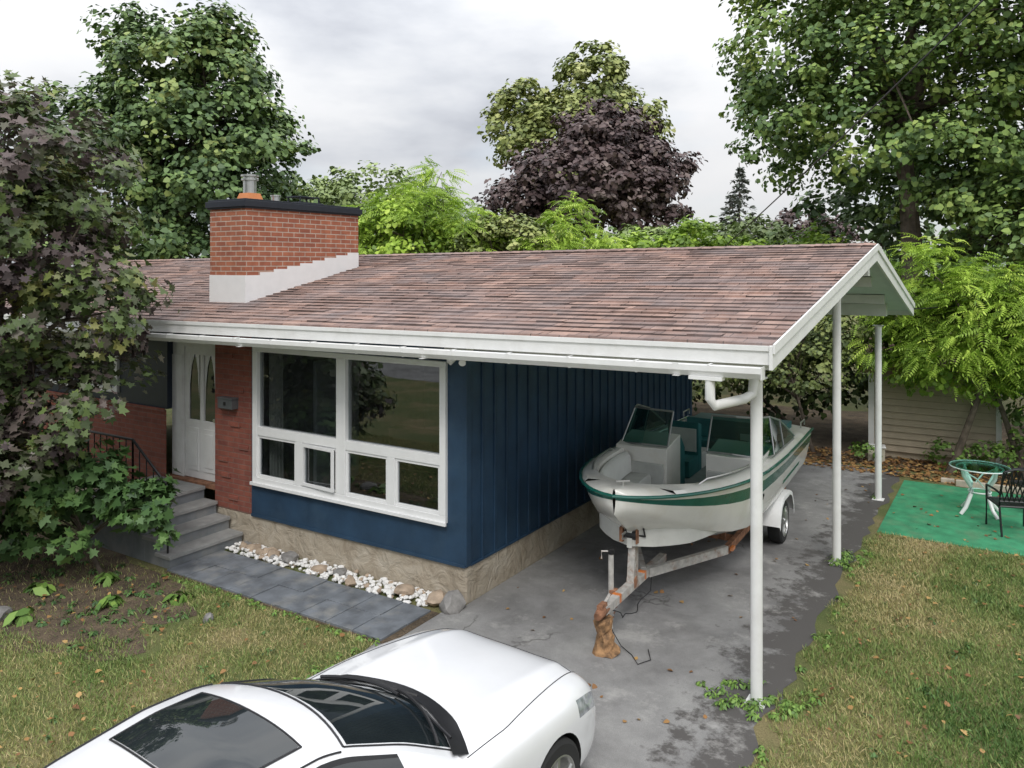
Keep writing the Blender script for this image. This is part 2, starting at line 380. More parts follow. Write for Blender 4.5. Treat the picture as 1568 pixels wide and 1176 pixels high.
def rocks(name,items,mats):
    vs=[];fs=[];ms=[]
    for (x,y,z,r,mi) in items:
        b2=bmesh.new(); bmesh.ops.create_icosphere(b2,subdivisions=2,radius=r)
        sx,sy,sz=random.uniform(.8,1.3),random.uniform(.7,1.1),random.uniform(.55,.85); o=Vector([random.uniform(0,50) for _ in range(3)])
        Rz=Matrix.Rotation(random.uniform(0,6.28),3,'Z'); i=len(vs)
        for v_ in b2.verts:
            nz=mathutils.noise.noise(v_.co/r*1.1+o)*.45
            p=v_.co*(1+nz); p=Rz@Vector((p.x*sx,p.y*sy,p.z*sz)); vs.append((x+p.x,y+p.y,z+p.z))
        for f in b2.faces: fs.append(tuple(i+q.index for q in f.verts)); ms.append(mi)
        b2.free()
    mb=MB(); mb.v=vs; mb.f=fs; mb.m=ms; return mb.build(name,mats,smooth=True,angle=28)
random.seed(21); it=[]
for i in range(520):
    x=random.uniform(-3.85,-.35); it.append((x,random.uniform(-.38,-.04),random.uniform(.015,.06),random.uniform(.018,.042),0 if random.random()<.88 else 2))
for i in range(10): it.append((random.uniform(-3.8,-.4),random.uniform(-.34,-.1),.05,random.uniform(.06,.1),random.choice([1,2,2])))
it+=[(-.04,-.22,.07,.16,1),(-.28,-.2,.07,.11,2),(-2.75,-.2,.08,.13,1),(-.75,-.22,.07,.11,2)]
rocks('rock_border',it,[ROCKW,ROCKG,ROCKB])
rocks('garden_stone',[(-4.3,-3.1,.04,.14,0)],[ROCKG])
rocks('garden_stone',[(-2.2,-1.9,.02,.07,0)],[ROCKG])

# ------------------------------------------------------------------ house
H=empty('brick_house')
def ze(X): return 3.31+.011*(X-3.8)
SL=.94/4.3
def zr(X,Y): return ze(X)+(SL*(Y+.7) if Y<=3.6 else SL*(7.9-Y))
def xr(Y): return 3.70+.22*min((Y+.7)/4.3,1)
XL=-12.6
g=MB()
for (ya,yb) in ((-.7,3.6),(3.6,7.9)):
    top=[];bot=[]
    for X,Y in ((XL,ya),(xr(ya),ya),(xr(yb),yb),(XL,yb)):
        top.append((X,Y,zr(X,Y)-.01)); bot.append((X,Y,zr(X,Y)-.12))
    g.hexa(bot+top)
g.build('roof_deck',[SOFFIT],H)
random.seed(5); g=MB()
for side in (0,1):
    for i in range(30):
        ya=-.7-.03+i*DYR+.03*(i>0); yb=-.7+(i+1)*DYR+.012
        X=XL-random.random()*.3
        while X<3.95:
            w=.33*random.choice([1,1,1,2]); Xb=X+w
            h=.014+random.uniform(0,.012); dy=random.uniform(-.012,.006) if i else 0
            def pt(X_,y_,hh):
                Xc=max(XL,min(X_,xr(y_)+.03)); z=zr(Xc,min(y_,3.6))+hh
                return (Xc,y_ if side==0 else 7.2-y_,z)
            a,b_,c_,d_=pt(X,ya+dy,h),pt(Xb,ya+dy,h),pt(Xb,yb,.003),pt(X,yb,.003)
            g.poly([a,b_,c_,d_]); g.poly([pt(X,ya+dy,-.004),pt(Xb,ya+dy,-.004),b_,a])
            X=Xb
X=XL
while X<3.9:
    z=ze(X)+.94
    for s_ in (-1,1):
        g.poly([(X,3.6,z+.035),(min(X+.3,3.95),3.6,z+.028),(min(X+.3,3.95),3.6+s_*.14,z-.005),(X,3.6+s_*.14,z+.004)])
    X+=.2
g.build('roof_shingles',[SHINGLE],H,recalc=False)
g=MB()
xa,xb=XL,3.70
def fas(y0,y1,h1,h0,xe):
    g.hexa([(xa,y0,ze(xa)-h1),(xe,y0,ze(xe)-h1),(xe,y1,ze(xe)-h1),(xa,y1,ze(xa)-h1),(xa,y0,ze(xa)-h0),(xe,y0,ze(xe)-h0),(xe,y1,ze(xe)-h0),(xa,y1,ze(xa)-h0)])
fas(-.732,-.705,.17,.006,3.70); fas(-.75,-.7325,.05,.008,3.698); fas(7.905,7.93,.2,.006,3.91)
def rake(ya,yb,h0,h1,off,th):
    pa=xr(ya)+off; pb=xr(yb)+off; za=zr(3.8,ya); zb=zr(3.8,yb)
    g.hexa([(pa,ya,za-h1),(pa+th,ya,za-h1),(pb+th,yb,zb-h1),(pb,yb,zb-h1),(pa,ya,za-h0),(pa+th,ya,za-h0),(pb+th,yb,zb-h0),(pb,yb,zb-h0)])
for ya,yb in ((-.755,3.598),(3.602,7.95)):
    rake(ya,yb,-.004,.2,.006,.03); rake(ya,yb,-.02,.06,.038,.018)
g.build('fascia',[WHITE],H)
g=MB()
prof=[(-.735,-.19),(-.735,-.29),(-.80,-.29),(-.84,-.24),(-.84,-.19),(-.83,-.185),(-.825,-.2),(-.82,-.24),(-.79,-.275),(-.75,-.275),(-.745,-.19)]
for k in range(len(prof)):
    a=prof[k]; b_=prof[(k+1)%len(prof)]
    g.poly([(xa,a[0],ze(xa)+a[1]),(3.66,a[0],ze(3.66)+a[1]),(3.66,b_[0],ze(3.66)+b_[1]),(xa,b_[0],ze(xa)+b_[1])])
for X_ in (xa,3.66): g.box(X_-.004,X_+.004,-.842,-.733,ze(X_)-.292,ze(X_)-.183)
X=-12.2
while X<3.6:
    z=ze(X); g.box(X-.01,X+.01,-.80,-.735,z-.294,z-.291); g.box(X-.01,X+.01,-.844,-.841,z-.24,z-.18); g.box(X-.01,X+.01,-.84,-.74,z-.183,z-.179); X+=.7
for X in (-9.0,-6,-3,0,2.9):
    z=ze(X); g.box(X-.03,X+.03,-.846,-.736,z-.296,z-.292); g.box(X-.03,X+.03,-.846,-.841,z-.24,z-.18)
zg=ze(3.2)-.29
g.box(3.02,3.32,-.84,-.74,zg-.03,zg+.0)
g.tube([(3.2,-.79,zg-.02),(3.2,-.79,zg-.2),(3.23,-.76,zg-.26),(3.42,-.5,zg-.22),(3.47,-.42,zg-.18),(3.478,-.40,zg-.05)],.045,12)
g.build('gutter',[WHITE],H,smooth=True)
g=MB()
for Y in (-.32,7.17): g.box(.02,3.62,Y-.07,Y+.07,zr(3.5,Y)-.34,zr(3.5,Y)-.14)
g.box(.02,3.86,3.53,3.67,3.85,4.11)
for Y in (.75,2.2,5.0,6.4):
    g.box(3.0,3.69,Y-.045,Y+.045,zr(3.6,Y)-.27,zr(3.6,Y)-.125)
g.build('carport_beams',[WHITE],H,bevel=.004)
for (x,y,zt) in ((3.478,-.317,2.97),(3.45,3.68,3.85),(3.488,7.17,2.97)):
    g=MB(); g.tube([(x,y,0),(x,y,zt)],.054,20); g.box(x-.09,x+.09,y-.09,y+.09,0,.012); g.box(x-.08,x+.08,y-.08,y+.08,zt-.012,zt)
    g.build('carport_post',[WHITE],H,smooth=True)
WX0,WX1,WZ0,WZ1=-3.65,-.25,.92,2.845
g=MB()
g.box(-3.716,WX0,-.03,.12,.44,3.2); g.box(WX1,0,-.03,.12,.44,3.2); g.box(WX0,WX1,-.03,.12,.44,WZ0); g.box(WX0,WX1,-.03,.12,WZ1,3.2)
g.box(-3.716,.012,-.042,-.031,.43,.47)
for ya,yb in ((.12,3.6),(3.6,7.7)):
    def zz(Y): return zr(-.05,Y)-.13
    g.hexa([(-.12,ya,.44),(0,ya,.44),(0,yb,.44),(-.12,yb,.44),(-.12,ya,zz(ya)),(0,ya,zz(ya)),(0,yb,zz(yb)),(-.12,yb,zz(yb))])
Y=.32
while Y<7.6:
    g.box(.001,.024,Y-.013,Y+.013,.445,zr(0,Y)-.14); g.box(.001,.014,Y+.035,Y+.05,.445,zr(0,Y)-.14); Y+=.272
g.box(.001,.026,-.03,.07,.44,3.2); g.box(.001,.02,7.6,7.7,.44,3.1)
g.box(.001,.03,.07,7.6,.43,.455)
g.build('blue_wall',[NAVY],H,bevel=.003)
g=MB()
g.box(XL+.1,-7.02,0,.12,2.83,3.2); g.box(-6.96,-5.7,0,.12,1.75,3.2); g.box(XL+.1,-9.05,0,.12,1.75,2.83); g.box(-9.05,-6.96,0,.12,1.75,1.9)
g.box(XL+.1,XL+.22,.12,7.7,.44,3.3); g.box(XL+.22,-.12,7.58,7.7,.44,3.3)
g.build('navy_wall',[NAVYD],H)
g=MB()
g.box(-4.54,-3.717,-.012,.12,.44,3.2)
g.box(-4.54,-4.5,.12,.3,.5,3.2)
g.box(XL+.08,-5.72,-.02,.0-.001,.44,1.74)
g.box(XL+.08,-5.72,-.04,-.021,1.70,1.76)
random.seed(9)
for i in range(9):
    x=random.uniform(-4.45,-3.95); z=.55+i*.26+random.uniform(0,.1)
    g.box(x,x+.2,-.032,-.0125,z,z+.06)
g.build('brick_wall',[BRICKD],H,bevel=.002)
g=MB()
g.box(XL+.1,-.002,-.005,.12,-.05,.43); g.box(-.1,.012,.0,7.7,-.05,.428)
g.build('foundation',[FOUND],H,bevel=.004)
g=MB()
ROOM=simple('room_wall',(.42,.41,.39),.8)
g.box(-3.8,-.13,.13,4.0,.44,.5,1); g.box(-3.8,-.13,.13,4.0,2.95,3.0); g.box(-3.8,-.13,4.0,4.1,.5,2.95); g.box(-3.9,-3.8,.13,4.1,.5,2.95); g.box(-.129,-.121,.13,4.0,.5,2.95)
g.build('living_room',[ROOM,CARPETF],H)
g=MB()
g.box(-3.2,-1.4,1.6,2.4,.5,.95); g.box(-3.2,-1.4,2.3,2.55,.95,1.35); g.box(-3.79,-3.72,1.2,2.2,.5,2.5,1)
g.build('sofa',[simple('sofa_fabric',(.1,.09,.09),.9),WHITEV],H,bevel=.05)
g=MB(); random.seed(15)
for k in range(9):
    g.tube([(-3.6+.012*k+random.uniform(0,.02),.2+.018*k,.55),(-3.6+.012*k,.2+.018*k,2.8)],.016,6)
    g.tube([(-.34-.012*k-random.uniform(0,.02),.2+.018*k,.55),(-.34-.012*k,.2+.018*k,2.8)],.016,6)
g.build('curtains',[simple('curtain_cloth',(.4,.38,.34),.9)],H,smooth=True)
g=MB()
def bar(x0,x1,z0,z1,y0=-.075,y1=.03): g.box(x0,x1,y0,y1,z0,z1)
bar(WX0,WX1,WZ1-.07,WZ1); bar(WX0,WX1,WZ0,WZ0+.09); bar(WX0,WX0+.09,WZ0+.091,WZ1-.071); bar(WX1-.09,WX1,WZ0+.091,WZ1-.071)
bar(-2.03,-1.87,WZ0+.091,WZ1-.071,-.073); bar(WX0+.091,-2.031,1.60,1.72,-.07); bar(-1.869,WX1-.091,1.60,1.72,-.07)
bar(-2.79,-2.67,WZ0+.091,1.599,-.07); bar(-1.16,-1.04,WZ0+.091,1.599,-.07)
g.box(WX0-.02,WX1+.02,-.105,-.076,WZ0-.025,WZ0+.02)
for (a,b_) in ((WX0+.09,-2.79),(-2.67,-2.03),(-1.87,-1.16),(-1.04,WX1-.09)):
    z0,z1=WZ0+.092,1.598
    for (p,q,r_,s_) in ((a,b_,z0,z0+.035),(a,b_,z1-.035,z1),(a,a+.035,z0+.036,z1-.036),(b_-.035,b_,z0+.036,z1-.036)):
        g.box(p+.001,q-.001,-.055,-.01,r_,s_)
g.build('window_frame',[WHITEV],H,bevel=.004)
g=MB()
for (a,b_) in ((WX0+.08,-2.02),(-1.88,WX1-.08)): g.poly([(a,-.01,1.71),(b_,-.01,1.71),(b_,-.01,WZ1-.06),(a,-.01,WZ1-.06)])
for (a,b_) in ((WX0+.1,-2.8),(-2.66,-2.04),(-1.86,-1.17),(-1.03,WX1-.1)): g.poly([(a,-.03,WZ0+.1),(b_,-.03,WZ0+.1),(b_,-.03,1.59),(a,-.03,1.59)])
g.build('window_glass',[GLASS],H,recalc=False)
g=MB(); M=Matrix.Translation((-2.66,-.057,0))@Matrix.Rotation(R(-3.5),4,'Z')
def hb(x0,x1,y0,y1,z0,z1,m=0):
    g.hexa([tuple(M@Vector(p)) for p in ((x0,y0,z0),(x1,y0,z0),(x1,y1,z0),(x0,y1,z0),(x0,y0,z1),(x1,y0,z1),(x1,y1,z1),(x0,y1,z1))],m)
hb(0,.62,-.025,0,1.03,1.07); hb(0,.62,-.025,0,1.55,1.59); hb(0,.04,-.025,0,1.07,1.55); hb(.58,.62,-.025,0,1.07,1.55)
g.build('window_sash',[WHITEV],H)
g=MB()
for (p,q,r_,s_) in ((-9.05,-6.98,1.9,1.98),(-9.05,-6.98,2.75,2.83),(-9.05,-8.97,1.98,2.75),(-7.06,-6.98,1.98,2.75),(-8.4,-8.32,1.98,2.75),(-7.7,-7.62,1.98,2.75)): g.box(p,q,-.04,.08,r_,s_)
g.poly([(-8.98,.03,1.97),(-7.0,.03,1.97),(-7.0,.03,2.76),(-8.98,.03,2.76)],1)
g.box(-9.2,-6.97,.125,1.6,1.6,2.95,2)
g.build('bedroom_window',[WHITEV,CARGLASS,NAVYD],H)
g=MB()
g.box(-5.72,-5.44,.1,.16,.71,2.80); g.box(-5.44,-4.56,.1,.16,2.74,2.80); g.box(-4.6,-4.54,.1,.16,.71,2.74)
g.box(-5.70,-5.46,.085,.099,.73,2.6)
g.box(-5.43,-4.61,.12,.16,.73,1.62); g.box(-5.43,-5.33,.12,.16,1.62,2.74); g.box(-4.71,-4.61,.12,.16,1.62,2.74); g.box(-5.33,-4.71,.12,.16,2.62,2.74); g.box(-5.06,-4.98,.118,.158,1.62,2.62)
for a,b_ in ((-5.34,-5.08),(-4.96,-4.7)):
    g.box(a,b_,.105,.119,.85,1.5); g.box(a+.04,b_-.04,.095,.104,.92,1.43)
    g.poly([(a,.14,1.6),(b_,.14,1.6),(b_,.14,2.64),(a,.14,2.64)],1)
    for k in range(5):
        w=(b_-a)/2; g.poly([(a+.01,.132-.001*k,2.62),(a+.01+w*(.9-.15*k),.132-.001*k,2.62),(a+.01,.132-.001*k,2.3-.12*k)] if k%2==0 else [(b_-.01,.132-.001*k,2.62),(b_-.01-w*(.9-.15*k),.132-.001*k,2.62),(b_-.01,.132-.001*k,2.3-.12*k)],2)
g.tube([(-4.66,.11,1.66),(-4.66,.06,1.66)],.03,12,3)
g.box(-5.75,-4.5,.0,.2,.66,.72,4)
g.build('front_door',[WHITE,CARGLASS,WHITEV,STEEL,RUST],H,bevel=.003)
g=MB(); g.box(-4.33,-4.02,-.13,-.014,1.92,2.06); g.box(-4.34,-4.01,-.14,-.013,2.061,2.08); g.box(-4.2,-4.15,-.136,-.131,1.97,2.02,1)
g.build('mailbox',[simple('grey_metal',(.13,.14,.15),.4,metal=.3),BLACK],H,bevel=.006)
g=MB(); g.box(.2,.34,-.55,-.43,2.98,3.02); g.tube([(.22,-.5,2.97),(.18,-.58,2.92)],[.025,.04],12); g.tube([(.32,-.5,2.97),(.36,-.58,2.92)],[.025,.04],12); g.box(.1,.4,-.56,-.42,3.02,3.15)
g.build('eave_light',[WHITE],H,smooth=True)
CX0,CX1,CY0,CY1=-4.96,-4.15,.22,2.62
g=MB(); g.box(CX0,CX1,CY0,CY1,3.2,4.845)
g.build('chimney',[BRICK],H,bevel=.004)
g=MB()
n=9; e=.006
for i in range(n):
    a=CY0+(CY1-CY0)*i/n; b_=CY0+(CY1-CY0)*(i+1)/n; zt=3.84+.36*(i/(n-1))
    for X_,sg in ((CX1,1),(CX0,-1)):
        g.hexa([(X_,a,zr(X_,a)-.03),(X_+sg*e,a,zr(X_,a)-.03),(X_+sg*e,b_,zr(X_,b_)-.03),(X_,b_,zr(X_,b_)-.03),(X_,a,zt),(X_+sg*e,a,zt),(X_+sg*e,b_,zt),(X_,b_,zt)])
g.box(CX0-e,CX1+e,CY0-e,CY0,3.4,3.84)
g.build('chimney_flashing',[WHITEV],H)
g=MB(); g.box(CX0-.05,CX1+.05,CY0-.05,CY1+.05,4.86,4.95); g.box(CX0-.03,CX1+.03,CY0-.03,CY1+.03,4.835,4.86); g.box(CX0-.02,CX1+.02,CY0-.02,CY1+.02,4.95,4.98)
g.box(CX0+.2,CX1-.2,1.45,2.0,4.98,5.02); g.box(CX0+.25,CX1-.25,1.5,1.95,5.1,5.12)
for a in (CX0+.26,CX1-.27):
    for c_ in (1.52,1.93): g.box(a,a+.02,c_,c_+.02,5.02,5.1)
g.build('chimney_cap',[simple('dark_cap_metal',(.02,.024,.035),.5)],H,bevel=.004)
g=MB(); g.hexa([(-4.72,.5,4.97),(-4.42,.5,4.97),(-4.42,.8,4.97),(-4.72,.8,4.97),(-4.68,.54,5.1),(-4.46,.54,5.1),(-4.46,.76,5.1),(-4.68,.76,5.1)],0)
g.lathe([(.0,.0),(.1,0),(.1,.2),(.13,.2),(.13,.225),(.1,.23),(.1,.26),(.135,.26),(.135,.285),(.0,.3)],(-4.57,.65,5.1),'z',20,1)
g.lathe([(0,0),(.07,0),(.07,.1),(.085,.1),(.085,.12),(0,.13)],(-4.5,1.1,4.98),'z',16,1)
g.build('chimney_flue',[ORANGE,STEEL],H,smooth=True)
g=MB(); g.box(-7.9,-5.2,3.68,3.8,4.15,4.19); g.box(-3.9,-2.9,3.72,3.9,4.16,4.2)
g.build('ridge_vent',[BLACK],H)
ST=empty('front_steps',(0,0,0)); g=MB()
z=.71/4
for i in range(4):
    xr_=-3.9-.28*i; g.box(-5.9 if i==3 else xr_-.28,xr_,-1.2,-.046,0,z*(i+1)-.05); g.box(-5.92 if i==3 else xr_-.28-.02,xr_+.025,-1.225,-.045,z*(i+1)-.049,z*(i+1),1)
g.build('steps',[STEP,simple('step_tread',(.3,.3,.295),.7,var=.15,scale=8,bmp=.2)],ST,bevel=.006)
RL=empty('iron_railing'); g=MB()
pts=[(-5.88,-1.15,.71),(-4.8,-1.15,.71),(-4.02,-1.15,.18)]
for a,b_ in ((0,1),(1,2)):
    A=Vector(pts[a]);B=Vector(pts[b_]); g.tube([A+Vector((0,0,.88)),B+Vector((0,0,.88))],.018,8); g.tube([A+Vector((0,0,.1)),B+Vector((0,0,.1))],.011,6)
    n=7 if a==0 else 5
    for k in range(n+1):
        p=A.lerp(B,k/n); g.tube([p+Vector((0,0,.0 if k in(0,n) else .1)),p+Vector((0,0,.88))],.015 if k in (0,n) else .009,6)
g.build('railing',[BLACK],RL)

# ------------------------------------------------------------------ car
CAR=empty('parked_car',(1.79,-4.17,0),R(-4))
stn=[(0.0,.62,.62,.56),(.05,.76,.76,.66),(.18,.83,.865,.76),(.48,.885,.92,.83),(.85,.905,.955,.87),(1.2,.91,.975,.895),(1.6,.91,.98,.91),(2.2,.9,.955,.93),(3.2,.9,.96,.94),(3.8,.89,1.01,.94),(4.2,.86,1.03,.93),(4.43,.79,1.0,.88),(4.5,.68,.9,.78)]
def sec(w,zt,zs,u):
    k=1 if .1<u<1.9 else 0
    h=[(0,zt+.002),(.3*w,zt-.002),(.50*w,zt-.002+.004*k),(.58*w,zt+.008*k),(.66*w,zt-.016),(.87*w,zt-.045),(.965*w,zs-.02),(1.0*w,zs-.14),(1.0*w,.52),(.99*w,.32),(.93*w,.2),(.5*w,.18),(0,.18)]
    if u<.1: h=[(a,min(z_,zt) if z_>.45 else z_+.04) for a,z_ in h]
    full=h+[(-a,z_) for a,z_ in reversed(h[1:-1])]
    return [(a,2.25-u,z_) for a,z_ in full]
g=MB(); rings=[]
for u,w,zt,zs in stn:
    s_=sec(w,zt,zs,u); rings.append(len(g.v)); g.v+=s_; n=len(s_)
for k in range(len(rings)-1):
    for j in range(n):
        a,b_=rings[k],rings[k+1]; g.f.append((a+j,a+(j+1)%n,b_+(j+1)%n,b_+j))
        seg=min(j,n-1-j); g.m.append(2 if (k in (1,2) and seg==6) else (3 if (k in (10,11) and seg in (5,6)) else 0))
g.f.append(tuple(rings[0]+j for j in range(n))); g.m.append(0); g.f.append(tuple(rings[-1]+j for j in reversed(range(n)))); g.m.append(0)
m,nt,b,v=newmat('headlight'); nt.links.new(ramp(nt,noise(nt,v,9),[(.4,(.2,.22,.24)),(.6,(.5,.52,.55))]),b.inputs['Base Color']); b.inputs['Roughness'].default_value=.05; b.inputs['Coat Weight'].default_value=1; HEADL=m
TAIL=simple('tail_light',(.4,.02,.02),.15)
cm=[CARPAINT,RUBBER,HEADL,TAIL]
body=g.build('body',cm,None,smooth=True,angle=180)
sb=body.modifiers.new('s','SUBSURF'); sb.levels=3; sb.render_levels=3
cut=MB()
WY=(2.25-.82,2.25-3.62)
for wy in WY:
    for sg in (-1,1): cut.tube([(sg*.6,wy,.33),(sg*1.2,wy,.33)],.365,40,1)
co=cut.build('cut',cm,None)
bo=body.modifiers.new('b','BOOLEAN'); bo.object=co; bo.operation='DIFFERENCE'; bo.solver='EXACT'
dg=bpy.context.evaluated_depsgraph_get(); dg.update()
me=bpy.data.meshes.new_from_object(body.evaluated_get(dg))
body.modifiers.clear(); body.data=me; bpy.data.objects.remove(co)
me.polygons.foreach_set('use_smooth',[True]*len(me.polygons)); me.set_sharp_from_angle(angle=R(40))
body.parent=CAR
bm=bmesh.new(); bm.from_mesh(me); bvh=BVHTree.FromBMesh(bm)
def top(x,y):
    h=bvh.ray_cast(Vector((x,y,3)),Vector((0,0,-1))); return h[0].z if h[0] else .5
def side(y,z,sg=1):
    h=bvh.ray_cast(Vector((sg*3,y,z)),Vector((-sg,0,0))); return h[0].x if h[0] else sg*.9
g=MB()
for sg in (-1,1):
    ln=[]
    for i in range(25):
        u=.16+1.5*i/24; x=sg*(.62+.15*min(1,(u-.16)/1.1)); ln.append((x,2.25-u,top(x,2.25-u)+.0005))
    g.tube(ln,.004,5)
ln=[(x,2.25-.16-.05*(x/.6)**2,0) for x in np.linspace(-.62,.62,17)]; g.tube([(x,y,top(x,y)) for x,y,_ in ln],.004,5)
for sg in (-1,1):
    for u in (1.62,2.7,3.6): g.tube([(side(2.25-u,z_,sg)+sg*.0005,2.25-u,z_) for z_ in np.linspace(.3,.88,14)],.004,5)
for sg in (-1,1): g.obox((sg*.14,2.25-.005,.53),(.22,.05,.13),0)
g.obox((0,2.25-.01,.3),(1.0,.05,.1),0)
g.build('panel_gaps',[BLACK],CAR)
tt=[0,.04,.5,1,1.3,2,3,3.2,4]
par=np.array([(1.42,.30,.99,.745,.03),(1.455,.295,.995,.742,.03),(1.90,.2,1.205,.68,.05),(2.40,.12,1.38,.61,.055),(2.62,.05,1.413,.6,.05),(3.0,0,1.43,.595,.05),(3.6,-.05,1.38,.575,.05),(3.75,-.08,1.34,.58,.05),(4.18,-.12,1.04,.63,.04)])
def prm(t): return [np.interp(t,tt,par[:,k]) for k in range(5)]
def prs(t):
    if t<.1 or t>3.9: return prm(t)
    return [sum(c)/5 for c in zip(*[prm(t+q) for q in (-.08,-.04,0,.04,.08)])]
def GP(t,s,off=0):
    u,k,z,w,c=prs(t); return (s*w,2.25-(u+k*s*s),z-c*abs(s)**2.5+off)
tl=[0,.05,.1,.2,.3,.4,.5,.6,.7,.8,.9,.96,1.02,1.1,1.2,1.35,1.5,1.75,1.97,2.09,2.3,2.6,2.9,3.0,3.1,3.2,3.4,3.6,3.8,3.92,4]
sl=[-1,-.95,-.9,-.8,-.6,-.4,-.2,0,.2,.4,.6,.8,.9,.95,1]
g=MB(); GG=[[GP(t,s) for s in sl] for t in tl]
def mf(a,b_):
    t=tl[a]; s=abs((sl[b_]+sl[b_+1])/2)
    if .05<=t<.96: return 1 if s<.9 else 0
    if 3.1<=t<3.92: return 1 if s<.9 else 0
    return 0
g.grid(GG,mf)
ql=[0,.04,.1,.25,.5,.75,.9,.96,1]
for sg in (-1,1):
    S=[]
    for t in tl:
        r_=Vector(GP(t,sg)); bl=Vector((sg*.835,r_.y,.935)); row=[]
        for q in ql:
            p=r_.lerp(bl,q); p.x+=sg*.035*math.sin(math.pi*q)*min(1,abs(r_.z-.93)*3); row.append(p)
        S.append(row)
    def ms(a,b_):
        t=tl[a]; q=(ql[b_]+ql[b_+1])/2
        if .6<=t<3.4 and .04<q<.1: return 2
        if .6<=t<3.4 and .1<q<.96: return 2 if 1.97<=t<2.09 else 1
        return 0
    g.grid(S,ms)
g.build('cabin',[CARPAINT,CARGLASS,BLACK],CAR,smooth=True,angle=50,recalc=True)
g=MB(); ts=np.linspace(1.42,2.45,12); ss=np.linspace(-.76,.76,13)
g.grid([[GP(t,s,.006) for s in ss] for t in ts]); g.build('sunroof',[CARGLASS],CAR,smooth=True)
g=MB()
lp=[GP(t,-.775,.004) for t in np.linspace(1.4,2.47,12)]+[GP(2.47,s,.004) for s in np.linspace(-.775,.775,12)][1:]+[GP(t,.775,.004) for t in np.linspace(2.47,1.4,12)][1:]+[GP(1.4,s,.004) for s in np.linspace(.775,-.775,12)][1:]
g.tube(lp,.006,6,0,False)
for sg in (-1,1): g.tube([GP(t,sg*.985,.004) for t in np.linspace(1.05,3.2,30)],.006,6)
cw=[]
for s in np.linspace(-1,1,21):
    p=Vector(GP(.0,s)); cw.append([(p.x*1.02,p.y+.09,top(p.x*1.02,p.y+.09)+.004),(p.x*1.01,p.y+.02,max(p.z,top(p.x,p.y))+.006),(p.x,p.y-.05,p.z+.035)])
g.grid(cw)
g.tube([GP(1.0,s,.003) for s in np.linspace(-.93,.93,16)],.007,6)
for sg in (-1,1): g.tube([GP(t,sg*.93,.002) for t in np.linspace(.04,1.0,12)],.006,6)
for x0,x1 in ((-.55,.12),(.02,.66)):
    pts=[GP(.09+.10*(k/8),(x0+(x1-x0)*k/8)/.7,.035) for k in range(9)]
    g.tube(pts,.011,6); g.tube([(x1*.95,GP(.0,x1/.72)[1]+.02,1.0),pts[4]],.01,6)
g.build('trim',[BLACK],CAR,smooth=True)
for sg in (-1,1):
    g=MB(); g.lathe([(0,-.1),(.05,-.095),(.075,-.05),(.08,0),(.07,.06),(.0,.1)],(0,0,0),'x',16)
    for i,v_ in enumerate(g.v): g.v[i]=(sg*(.96+v_[0]),2.25-2.12+v_[1]*.8,.97+v_[2]*.85)
    g.tube([(sg*.84,2.25-2.12,.93),(sg*.92,2.25-2.12,.95)],.03,8)
    g.build('wing_mirror',[CARPAINT],CAR,smooth=True,angle=60)
def wheel(parent,x,y,r,w,sg,spokes=5,name='wheel'):
    g=MB(); z=r
    g.lathe([(r*.66,-w/2),(r*.9,-w/2),(r*.985,-w/2+.02),(r,-w/4),(r,w/4),(r*.985,w/2-.02),(r*.9,w/2),(r*.66,w/2),(r*.62,w/4),(r*.62,-w/4),(r*.66,-w/2)],(x,y,z),'x',40,0)
    xo=x+sg*(w/2-.02)
    g.lathe([(r*.69,sg*.022),(r*.66,sg*.024),(r*.62,0),(r*.6,-sg*.08),(0,-sg*.09)],(xo,y,z),'x',40,1)
    for k in range(spokes):
        a=2*math.pi*k/spokes+.3
        for da in (-.13,.13):
            p0=(xo+sg*.005,y+.05*math.cos(a),z+.05*math.sin(a)); p1=(xo+sg*.0,y+r*.64*math.cos(a+da),z+r*.64*math.sin(a+da)); g.tube([p0,p1],[.022,.018],6,1)
    g.lathe([(0,sg*.03),(.04,sg*.025),(.055,0),(.06,-sg*.03)],(xo,y,z),'x',20,1)
    return g.build(name,[RUBBER,STEEL],parent,smooth=True)
for wy in WY:
    for sg in (-1,1): wheel(CAR,sg*.79,wy,.33,.215,sg)
bm.free()

# ------------------------------------------------------------------ boat
BT=empty('motorboat',(1.85,.12,0),R(2.2))
L=5.85;B=1.09
def bw(s):
    t=min(s/.48,1); return max(.02,B*(max(0,1-(1-t)**2.3))**.6*(1-.06*max(0,(s-.6)/.4)))
def zsh(s): return 1.42-.10*s+.11*(1-s)**2.5
def zk(s): return (.50+(zsh(0)-.2-.50)*(max(0,1-s/.36))**2.0)
def zc(s): return zk(s)+(zsh(s)-zk(s))*(.30+.12*max(0,1-s/.3))
def bc(s): return bw(s)*(.62+.26*min(s/.35,1))
ss=[0,.004,.012,.025,.045,.07,.1,.14,.18,.23,.28,.34,.4,.5,.6,.7,.8,.9,.97,1.0]
HULL=simple('gelcoat_white',(.8,.79,.75),.25,var=.03,coat=.6,dirt=(.62,.56,.44),dirtamt=.35)
GREEN=simple('gelcoat_green',(.006,.12,.09),.25,var=.15,coat=.6)
LINER=simple('boat_liner',(.6,.6,.57),.5,var=.06,dirt=(.42,.4,.33),dirtamt=.5)
VINYL=simple('grey_vinyl',(.5,.51,.49),.5,var=.1)
TEAL=simple('teal_vinyl',(.02,.12,.125),.5,var=.2)
fr=[0,.2,.40,.55,.60,.84,.9,.94,1.0]
fmat=[0,0,0,0,1,0,0,1]
g=MB()
